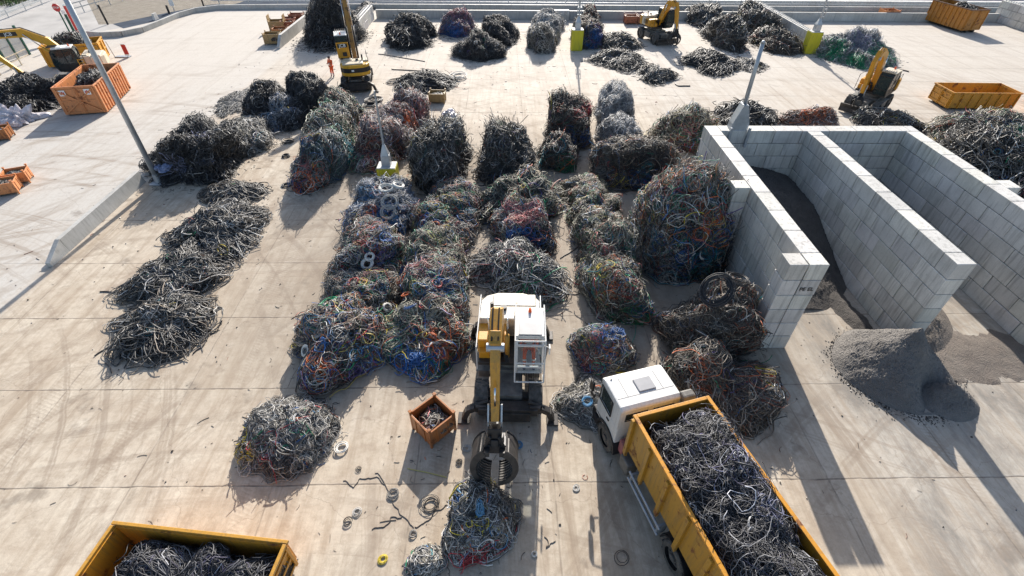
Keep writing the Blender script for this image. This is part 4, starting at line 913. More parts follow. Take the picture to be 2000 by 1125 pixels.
    q = MB(); q.cyl((.7,-1.1,zt+1.1),(.7,-1.1,zt+1.5),.07,None,10); bld(q, 'exhaust', 'black'); q = MB(); q.cyl((.25,-1.2,zt+1.05),(.25,-1.2,zt+1.22),.12,None,10); bld(q, 'air_filter', 'black')
    q = MB(); hr = [(1.12,1.05),(1.12,-.2)]; 
    for (xa,ya),(xb,yb) in (((1.15,1.05),(1.15,-1.2)),((-1.15,-.9),(-1.15,-1.7)),((1.15,-1.2),(1.15,-1.7))): q.path([(xa,ya,zt+.2),(xa,ya,zt+1.35),(xb,yb,zt+1.35),(xb,yb,zt+.9)], .02, 6)
    q.cyl((-1.2,.95,zt+1.4),(-1.38,1.05,zt+1.4),.02); q.box((-1.40,1.08,zt+1.35),(.05,.2,.32)); bld(q, 'hand_rail', 'white' if guard else 'dark')
    if ladder:
        q = MB(); [q.box((-1.22,y,zt+.5),(.05,.05,.9)) for y in (-.85,-.45)]; [q.box((-1.22,-.65,zt+z),(.05,.42,.05)) for z in (.15,.4,.65,.9)]; bld(q, 'ladder', 'yellow_clean')
    q = MB(); [q.box((1.185,-.95+.10*i,zt+.55),(.02,.045,.42)) for i in range(8)]; bld(q, 'vent_grille', 'black')
    q = MB(); [q.path([(.30+.09*i,.25-.1*i,zt+.45),(.22+.05*i,.55,zt+.85),(.1+.03*i,.60,zt+.62),(.0+.04*i,.85,zt+.35)], .022, 6) for i in range(4)]; bld(q, 'hose_bundle', 'black')
    # cab
    x0, x1, zc, zr = -1.2, -.24, zt+.16+cab_z, zt+1.82+cab_z
    if cab_z: q = MB(); q.box(((x0+x1)/2,.35,zt+.16+cab_z/2),(.8,1.2,cab_z)); bld(q, 'cab_riser', 'dark', .02)
    prof = [(-.52,zc),(1.12,zc),(1.30,zc+.5),(1.18,zr-.2),(1.0,zr),(-.40,zr),(-.52,zr-.25)]
    pil = MB()
    for s, xx in ((-1,x0),(1,x1)):
        xa, xb = (xx, xx+.06) if s < 0 else (xx-.06, xx)
        for (ya,za),(yb,zb) in zip(prof, prof[1:]+prof[:1]): pil.bar(((xa+xb)/2,ya,za),((xa+xb)/2,yb,zb),.07,.09)
        pil.bar(((xa+xb)/2,.32,zc),((xa+xb)/2,.30,zr),.06,.07)
        if not clear: pil.box(((xa+xb)/2,.30,zc+.26),(.035,1.5,.5))
    for (y,z) in prof[:6]: pil.bar((x0,y,z),(x1,y,z),.07,.07)
    pil.box(((x0+x1)/2,-.50,zc+.5),(x1-x0,.05,1.0)); pil.box(((x0+x1)/2,.3,zc+.02),(x1-x0,1.6,.05)); bld(pil, 'cab_frame', 'white' if clear else cab, .008)
    q = MB(); q.box(((x0+x1)/2,.30,zr+.05),(x1-x0+.06,1.42,.10)); q.box(((x0+x1)/2,.62,zr+.115),(x1-x0-.22,.62,.03)); bld(q, 'cab_roof', cab_roof, .035)
    if clear: q = MB(); q.box(((x0+x1)/2,.68,zr+.14),(x1-x0-.16,.62,.03)); bld(q, 'roof_hatch', 'grey_roof', .01)
    g = MB(); pw = [(y*.985+.003, z) for y, z in prof]
    for xx in (x0+.02, x1-.02): g.prism(pw, xx-.004, xx+.004)
    gl = 'glass_open' if clear else 'glass'
    for (ya,za),(yb,zb) in zip(prof[1:4], prof[2:5]): g.bar(((x0+x1)/2,ya-.01,za),((x0+x1)/2,yb-.01,zb),x1-x0-.1,.008)
    g.box(((x0+x1)/2,-.49,zc+1.35),(x1-x0-.1,.008,.6)); bld(g, 'cab_glass', gl)
    q = MB(); q.box(((x0+x1)/2,-.05,zc+.34),(.5,.5,.2)); q.box(((x0+x1)/2,-.30,zc+.72),(.5,.14,.75)); q.box(((x0+x1)/2-.33,.1,zc+.5),(.12,.5,.12)); q.box(((x0+x1)/2+.33,.1,zc+.5),(.12,.5,.12)); bld(q, 'seat', 'seat', .04)
    q = MB(); q.cyl(((x0+x1)/2,-.2,zr+.1),((x0+x1)/2,-.2,zr+.26),.07,.05,10); bld(q, 'beacon', 'hiviz')
    q = MB()
    if guard:
        for xx in (x0-.03, x1+.03):
            q.path([(xx,-.45,zr+.2),(xx,1.35,zr+.2),(xx,1.62,zc+.05),(xx,1.2,zc-.05)], .028, 8); q.path([(xx,1.35,zr+.2),(xx,1.05,zr)], .025, 6)
        for z, y in ((zr+.2,1.35),(zc+.9,1.49),(zc+.05,1.62)): q.cyl((x0-.03,y,z),(x1+.03,y,z),.028,None,8)
        bld(q, 'cab_guard', 'white'); q = MB()
        for i in range(11): xx = x0+.05+(x1-x0-.1)*i/10; q.box((xx,1.38,zc-.03),(.02,.46,.03))
        bld(q, 'step_grating', 'dark')
    elif not clear:
        for i in range(6): q.box((x0+.12+i*.15,1.0,zr+.16),(.03,.7,.03))
        bld(q, 'roof_guard', 'dark')
    # boom and stick
    if boom:
        n = len(boom); dep = [.42+.22*math.sin(math.pi*min(1, i/(n-1)*.9+.1)) for i in range(n)]
        q = MB(); q.loft(boom, .36, dep, bx); bm_ = bld(q, 'boom', boom_mat, .02)
        q = MB()
        for s in (-.27,.27): q.loft([(boom[0][0]-.35, zt+.1), (boom[0][0]+.05, boom[0][1]+.2)], .07, [.7,.36], bx+s)
        bld(q, 'boom_foot', 'dark')
        if hoist:
            mid = boom[max(1, n//2)]
            for s in (-.29, .29):
                a = Vector((bx+s, boom[0][0]+.38, zt+.35)); b = Vector((bx+s, mid[0], mid[1]-.05)); c = a+(b-a)*.58
                q = MB(); q.cyl(a, c, .085, None, 12); bld(q, 'hoist_cylinder', boom_mat if boom_mat != 'dirty_boom' else 'dark', 0, True); q = MB(); q.cyl(c, b, .045, None, 10); bld(q, 'cylinder_rod', 'chrome', 0, True)
        q = MB(); hose = [(bx+.1, y, z+dep[i]/2+.06) for i, (y, z) in enumerate(boom)]; q.path(hose, .025, 6); q.path([(x-.18, y, z+.01) for x, y, z in hose], .02, 6); bld(q, 'hydraulic_hose', 'black')
        tip = boom[-1]
        if stick:
            q = MB(); k = len(stick); q.loft(stick, [.30-.06*i/(k-1) for i in range(k)], [.50-.24*i/(k-1) for i in range(k)], bx); bld(q, 'stick', stick_mat or boom_mat, .015)
            q = MB(); q.cyl((bx-.26, *tip), (bx+.26, *tip), .13, None, 14); bld(q, 'pivot_pin', 'steel', .01)
            a = Vector((bx, *boom[-2]))+Vector((0,0,dep[-2]/2+.16)); s0, s1 = Vector(stick[0]), Vector(stick[-1]); dr = (s1-s0).normalized(); nn = Vector((-dr.y, dr.x)); nn = nn if nn.x > 0 else -nn
            b0 = s0+dr*.6+nn*.30; b1 = s0+(s1-s0)*.80+nn*.20; c = b0+(b1-b0)*.62
            q = MB(); q.cyl((bx,*b0),(bx,*c),.07,None,12); bld(q, 'grab_cylinder', stick_mat or boom_mat, 0, True); q = MB(); q.cyl((bx,*c),(bx,*b1),.038,None,10); bld(q, 'cylinder_rod', 'chrome', 0, True)
            for s in (-.2,.2): q = MB(); q.bar((bx+s,*(s0+(s1-s0)*.8+nn*.1)),(bx+s,*(s1+nn*.18-dr*.05)),.05,.10); q.bar((bx+s,*(s1+nn*.18-dr*.05)),(bx+s,*(s1+dr*.25)),.05,.1); bld(q, 'link_arm', 'steel')
    if grab:
        kind, gy, gz, sc = grab; e = Matrix.Translation((bx, gy, gz)) @ Matrix.Rotation(grab_tilt, 4, 'X') @ Matrix.Rotation(grab_rot, 4, 'Z') @ Matrix.Scale(sc, 4)
        def gb(q, name, mat, bevel=0.): q.v = [tuple(e @ Vector(v)) for v in q.v]; return bld(q, name, mat, bevel)
        q = MB(); q.box((0,0,-.08),(.44,.42,.36)); q.cyl((0,0,-.26),(0,0,-.5),.28,.30,18); q.box((0,0,-.62),(.72,.50,.30)); q.box((0,0,-.36),(.5,.5,.08)); q.cyl((-.3,.28,-.5),(-.12,.3,-.1),.05); q.cyl((.3,.28,-.5),(.12,.3,-.1),.05)
        for s in (-1,1): q.cyl((s*.35,-.25,-.66),(s*.62,-.25,-.98),.065,None,10); q.cyl((s*.35,.25,-.66),(s*.62,.25,-.98),.065,None,10)
        gb(q, 'grab_head', 'black', .02)
        if kind == 'shell':
            for s in (-1, 1):
                c0, c1 = (rad(66), rad(-84)) if s > 0 else (rad(114), rad(264))
                q = MB(); grab_tine(q, s*.06, -1.12, .66, .05, c0, c1, 0, 1.02, 0, 0, 14, 0)
                for ed in (-.50, .50): grab_tine(q, s*.06, -1.12, .60, .26, c0, c1, 0, .05, 0, 0, 14, ed)
                q.box((s*.30,0,-.62),(.30,1.0,.16)); gb(q, 'grab_shell', 'dark', .006)
                q = MB()
                for k in range(8): grab_tine(q, s*.06, -1.12, .60, .10, c0, c1, 0, .03, 0, 0, 12, -.42+.12*k)
                gb(q, 'shell_rib', 'chassis')
        else:
            for k in range(5):
                q = MB(); grab_tine(q, .12, -1.05, .62, .18, rad(78), rad(-72), k*2*math.pi/5+.3, .14); gb(q, 'grab_claw', 'dark', .01)
    if jcb_boom and boom:
        i = len(boom)//2; A, B = Vector(boom[i]), Vector(boom[i+1]); c = A+(B-A)*.6; an = math.atan2(B.y-A.y, B.x-A.x)
        for s in (-1,):
            q = MB(); R = Matrix.Rotation(an, 3, 'X'); q.box((bx+s*.186, c.x, c.y), (.012,1.15,.30), R); bld(q, 'name_panel', 'black')
            M4 = MH @ Matrix.Translation((bx+s*.196, c.x, c.y)) @ Matrix.Rotation(rad(-90), 4, 'Z') @ Matrix.Rotation(rad(90), 4, 'X') @ Matrix.Rotation(-an, 4, 'Z')
            text_mesh('lettering', 'JCB', .34, M['letter_white'], o, M4)
    if jcb_cab:
        q = MB(); q.box(((x0+x1)/2,-.56,zc+.62),(x1-x0+.04,.06,1.25)); bld(q, 'rear_panel', 'yellow', .02)
        q = MB(); q.box(((x0+x1)/2,-.60,zc+.98),(.8,.02,.30)); bld(q, 'name_panel', 'black')
        text_mesh('lettering', 'JCB', .36, M['letter_white'], o, MH @ Matrix.Translation(((x0+x1)/2,-.62,zc+.98)) @ Matrix.Rotation(rad(90), 4, 'X'))
        q = MB(); q.box(((x0+x1)/2+.1,-.66,zc+.32),(.35,.14,.3)); bld(q, 'air_box', 'black', .02)
    return o, zc
# main digger in the foreground, facing the camera
o1, zc1 = digger('yellow and white digger in the centre foreground, its grab closed over a heap of cable', (.26, 12.75, 0), math.pi+rad(-2), 0,
  boom=[(.15,2.0),(.75,3.4),(1.45,4.6),(2.2,5.35),(3.15,5.05)], stick=[(2.75,5.35),(3.3,4.7),(3.75,3.2),(4.0,2.75)], bx=.36, boom_mat='boom_old', stick_mat='boom_old', front='stab', rear='stab', tr_axle=1.5, deck='offwhite', cw='offwhite',
  grab=('shell', 4.15, 2.55, .98), grab_tilt=rad(20), guard=True, clear=True, cab_roof='white', body='yellow', r=.60, whd=.98)
person('person in orange trousers and blue boots seated in the cab of the foreground digger', tuple(o1.matrix_basis @ Vector((-.72,.22,zc1))), math.pi+rad(-2), SIT, .98, 'navy')
# second digger facing away, boom raised out of the picture
c = G(700,166); digger('yellow digger facing away with its muddy boom raised out of the top of the photo', (c[0], c[1], 0), rad(10), rad(6),
  boom=[(.3,2.0),(1.1,4.0),(2.3,6.4),(3.6,8.4),(5.2,9.8)], bx=.15, boom_mat='dirty_boom', front='blade', rear='stab', cw='yellow_clean', deck='cream', jcb_cab=True, stripe=True, cab_z=1.0, r=.58, cabcol='yellow')
# left digger, seen from its side
c = G(148,164); hv = G(112,146,1.2)-G(182,139,1.2); hz = math.atan2(hv[1], hv[0])-math.pi/2
digger('yellow digger at the left with its long boom bent over a pile of shredded cable', (c[0]+1.0, c[1]+.2, 0), hz, 0,
  boom=[(.2,2.0),(1.3,3.6),(2.6,4.35),(4.2,4.35),(5.7,3.9)], stick=[(5.5,4.45),(5.75,3.8),(5.0,2.5),(4.2,1.3)], bx=.1, boom_mat='yellow_clean', grab=('tine', 4.05, 1.35, .7), grab_tilt=rad(-25), cw='cream', deck='cream', jcb_boom=True, ladder=True, r=.58, front='blade')
# far digger facing the camera
c = G(1283,84); digger('yellow digger at the back with an open claw grab hanging in front of it', (c[0], c[1]+1.2, 0), math.pi+rad(20), rad(0),
  boom=[(.3,2.0),(.8,3.1),(1.4,3.95),(2.1,4.15),(2.7,3.8)], stick=[(2.5,4.2),(2.9,3.6),(3.2,2.4),(3.3,1.9)], bx=-.1, front='blade', grab=('tine', 3.35, 1.85, .95), cab_roof='white', r=.58)
# right digger with folded boom
c = G(1693,214); hv = G(1650,232)-G(1712,192); hz = math.atan2(hv[1], hv[0])-math.pi/2
digger('yellow digger at the right with folded boom and a wide dark blade in front', (c[0], c[1]+.3, 0), hz, 0,
  boom=[(.25,2.0),(.5,3.3),(1.0,4.3),(1.9,4.75),(2.6,4.4)], stick=[(2.4,4.8),(2.85,4.2),(2.7,3.0),(2.35,1.8)], bx=.15, front='blade', grab=('tine', 2.35, 1.7, .62), grab_tilt=rad(30), cab_roof='cream', r=.58)

# ================================================================== TIPPER TRUCK
pA, pB, pC = G(1240,815,3.), G(1380,783,3.), G(1414,1122,3.)
fw = (pA-pC)[:2]; fw /= np.hypot(*fw); rt = np.array([fw[1], -fw[0]]); tw = 2.5
org = pA[:2]+rt*tw/2; trz = math.atan2(fw[1], fw[0])-math.pi/2      # local origin under the front wall of the body, y forward
tk = thing('tipper_truck', 'white cab truck with a long yellow tipper body full of dark cable', 'truck', (*org, 0), trz)
BL, BH0, BH1 = 7.2, 1.35, 3.0
q = MB(); q.box((-tw/2+.03,-BL/2,(BH0+BH1)/2),(.06,BL,BH1-BH0))
for i in range(8): y = -.05-i*(BL-.1)/7; q.prism([(y-.09,BH0-.26),(y+.06,BH0-.18),(y+.07,BH1-.08),(y-.07,BH1-.08)], -tw/2-.10, -tw/2-.002)
q.build('body_side', M['dark_yellow'], tk, .01)
q = MB(); q.box((tw/2-.03,-BL/2,(BH0+BH1)/2),(.06,BL,BH1-BH0)); [q.box((tw/2+.05,-.05-i*(BL-.1)/7,(BH0+BH1)/2),(.1,.14,BH1-BH0)) for i in range(8)]; q.build('body_side', M['dark_yellow'], tk, .01)
q = MB(); q.box((0,-.03,(BH0+BH1)/2),(tw-.13,.06,BH1-BH0)); q.build('body_front', M['dark_yellow'], tk, .01); q = MB(); q.box((0,-BL+.03,(BH0+BH1)/2),(tw-.13,.06,BH1-BH0)); q.build('tailgate', M['dark_yellow'], tk, .01)
q = MB(); q.box((0,-BL/2,BH0+.03),(tw-.14,BL-.14,.06)); q.build('body_floor', M['rust'], tk)
q = MB()
for s in (-1,1): q.box((s*(tw/2-.01),-BL/2,BH1+.03),(.12,BL+.1,.08)); q.box((0,-BL/2+s*(BL/2-.01),BH1+.031),(tw-.14,.12,.08))
q.build('body_rim', M['skip_yellow'], tk, .012)
q = MB(); [q.box((s*.42,-2.6,.95),(.12,8.4,.3)) for s in (-1,1)]; [q.box((0,y,.95),(.8,.15,.25)) for y in (1.2,-.6,-2.4,-4.2,-6)]; q.box((0,-BL/2,1.25),(1.9,BL-.4,.14)); q.build('chassis', M['black'], tk, .01)
for y in (.98, -3.15, -4.5):
    for s in (-1,1): wheel(tk, (s*.92-.375 if y > 0 else s*.98), y, .52, .34 if y > 0 else .56)
q = MB(); [q.cyl((-1.36,-.62,z),(-1.36,-2.5,z),.045,None,8) for z in (.62,.98)]; [q.box((-1.22,y,.8),(.3,.07,.5)) for y in (-.75,-2.4)]; q.build('side_guard', M['steel'], tk)
q = MB(); [q.cyl((1.2,-.55,z),(1.2,-2.5,z),.045,None,8) for z in (.62,.98)]; q.build('side_guard', M['steel'], tk)
q = MB(); q.box((-1.08,.22,1.0),(.42,.30,.62)); q.build('red_tank', M['pink'], tk, .06); q = MB(); q.box((-1.18,-.24,.75),(.42,.5,.6)); q.build('battery_box', M['chassis'], tk, .05)
for y0_ in (-3.15,-4.5):
    for s in (-1,1): q = MB(); q.prism([(y0_+math.cos(a)*.66, .52+math.sin(a)*.66) for a in np.linspace(0,math.pi,10)]+[(y0_+math.cos(a)*.61, .52+math.sin(a)*.61) for a in np.linspace(math.pi,0,10)], min(s*.68,s*1.26), max(s*.68,s*1.26)); q.build('mudguard', M['black'], tk)
# cab: lower body, glazed upper body, roof
CX, c0y, c1y, cz0, cz1 = 1.04, .46, 1.86, .85, 2.62
q = MB(); sec = [(c0y,cz0),(c1y,cz0),(c1y+.04,1.4),(c1y,1.75),(c0y,1.75)]
q.prism(sec, -CX, CX); q.build('cab_body', M['white'], tk, .04)
q = MB()                                     # upper cab walls with real window openings
def wallpan(ax, pos, a0, a1, z0, z1, holes, th=.05):
    xs_ = sorted({a0, a1, *[h[0] for h in holes], *[h[1] for h in holes]}); zs_ = sorted({z0, z1, *[h[2] for h in holes], *[h[3] for h in holes]})
    for xa, xb in zip(xs_, xs_[1:]):
        for za, zb in zip(zs_, zs_[1:]):
            if any(h[0] <= xa and xb <= h[1] and h[2] <= za and zb <= h[3] for h in holes): continue
            c_ = ((xa+xb)/2, pos, (za+zb)/2) if ax == 'x' else (pos, (xa+xb)/2, (za+zb)/2); d_ = (xb-xa, th, zb-za) if ax == 'x' else (th, xb-xa, zb-za); q.box(c_, d_)
wallpan('x', c0y+.03, -CX, CX, 1.75, cz1, [(-.80,-.10,2.10,2.42),(.16,.84,2.10,2.42)])
for sx in (-1, 1): wallpan('y', sx*(CX-.03), c0y+.06, c1y-.02, 1.75, cz1, [(.98,1.74,1.77,2.46)])
q.build('cab_upper', M['white'], tk)
q = MB(); q.prism([(c0y-.04,cz1),(c1y+.04,cz1),(c1y-.04,cz1+.12),(c1y-.22,cz1+.17),(c0y+.1,cz1+.17),(c0y-.04,cz1+.1)], -CX-.015, CX+.015); q.build('cab_roof', M['white'], tk, .06)
q = MB(); q.box((.10,1.18,cz1+.19),(.60,.52,.05)); q.build('roof_hatch', M['grey_roof'], tk, .03)
q = MB(); q.box((0,c1y+.01,2.15),(2*CX-.2,.02,.8)); q.build('windscreen', M['glass'], tk)
for s in (-1, 1): q = MB(); q.box((s*(CX-.03),1.36,2.115),(.02,.75,.68)); q.build('side_window', M['glass'], tk)
for xx, wx in ((-.45,.69),(.50,.67)): q = MB(); q.box((xx,c0y+.02,2.26),(wx,.015,.31)); q.build('rear_window', M['glass'], tk)
q = MB()
for xx, wx in ((-.45,.74),(.50,.72)): q.path([(xx-wx/2,c0y-.002,2.09),(xx+wx/2,c0y-.002,2.09),(xx+wx/2,c0y-.002,2.43),(xx-wx/2,c0y-.002,2.43),(xx-wx/2,c0y-.002,2.09)],.014,6)
q.build('window_seal', M['black'], tk)
q = MB(); q.path([(-CX-.012,y,z) for y,z in ((.96,1.76),(.96,2.48),(1.76,2.48),(1.78,1.76),(.96,1.76))],.02,6); q.box((-CX-.01,1.36,1.02),(.012,.8,.02)); q.box((-CX-.02,1.06,1.5),(.03,.16,.05)); q.build('door_trim', M['black'], tk)
q = MB(); q.prism([(.98+math.cos(a)*.70,.52+math.sin(a)*.68) for a in np.linspace(0,math.pi,12)]+[(.98+math.cos(a)*.60,.52+math.sin(a)*.58) for a in np.linspace(math.pi,0,12)], -CX-.05, -CX+.3); q.build('wheel_arch', M['black'], tk, .01)
q = MB(); q.box((0,c1y+.10,.7),(2.1,.22,.5)); q.box((-1.0,c1y-.1,.6),(.2,.35,.3)); q.build('bumper', M['black'], tk, .03)
for s in (-1, 1):
    q = MB(); q.path([(s*CX,1.8,2.5),(s*(CX+.24),1.98,2.5),(s*(CX+.24),1.98,1.8),(s*CX,1.84,1.75)],.02,6); q.box((s*(CX+.25),1.98,2.25),(.08,.22,.42)); q.box((s*(CX+.2),1.9,1.85),(.08,.2,.2)); q.build('mirror', M['black'], tk, .02)
q = MB(); q.box((CX+.20,.42,1.9),(.34,.42,1.6)); q.prism([(.2,2.62),(.64,2.62),(.58,2.86),(.3,2.86)],CX-.02,CX+.42); q.build('air_intake', M['chassis'], tk, .06)
q = MB(); q.box((-.45,1.0,1.45),(.46,.46,.7)); q.box((-.45,.82,2.0),(.44,.14,.5)); q.build('seat', M['seat'], tk, .04)
q = MB(); [q.cyl(tuple(Vector((-.45,1.5,1.9))+Vector((.2*math.cos(a),.06*math.sin(a),.18*math.sin(a)))), tuple(Vector((-.45,1.5,1.9))+Vector((.2*math.cos(a+.5),.06*math.sin(a+.5),.18*math.sin(a+.5)))), .018) for a in np.arange(0,6.3,.5)]; q.build('steering_wheel', M['reflect'], tk)
q = MB(); q.box((0,.86,cz1+.172),(2*CX-.1,.012,.006)); q.box((-.62,1.3,cz1+.172),(.012,.9,.006)); q.box((.62,1.3,cz1+.172),(.012,.9,.006)); q.build('roof_seam', M['chassis'], tk)
q = MB(); [q.path([(.2+.12*i,.44,1.5),(.2+.12*i,.22,1.2),(.3+.1*i,.10,1.45),(.3+.1*i,.0,1.2)], .022, 6) for i in range(4)]; q.build('air_hose', M['black'], tk)
q = MB(); q.cyl((-.85,1.65,cz1+.12),(-.85,1.65,cz1+.2),.03); q.build('aerial_stub', M['black'], tk)
for ch in tk.children:
    if ch.name.split('.')[0] in ('cab_body','cab_upper','cab_roof','roof_hatch','windscreen','side_window','rear_window','window_seal','door_trim','wheel_arch','bumper','mirror','air_intake','seat','steering_wheel','aerial_stub','sun_visor','roof_seam','air_hose'): ch.location.x = -.375
T4 = Matrix.Translation((*org, 0)) @ Matrix.Rotation(trz, 4, 'Z')
lc = T4 @ Vector((0,-BL/2-.1,0))
load_in('mixed black cable with scraps of film heaped in the tipper body', (lc.x, lc.y), trz, tw-.16, BL-.35, 1.5, 1.85, 'wire', 'load', 4.0, 3.0, sides=4, amp=.07, coils=8, cl=[('pale',.1,.55,.8,.10),('film',.3,.5,.7,.15),('film',.3,.1,1,.12)])

# ================================================================== CABLE HEAPS
GB = 'rounded bales of tangled wire'; GS = 'heaps of thick black cable'; GL = 'loose heaps of scrap cable'
S_, W_, F_, C_, K_, H_ = 'stick', 'wire', 'wiref', 'coily', 'stickf', 'shred'
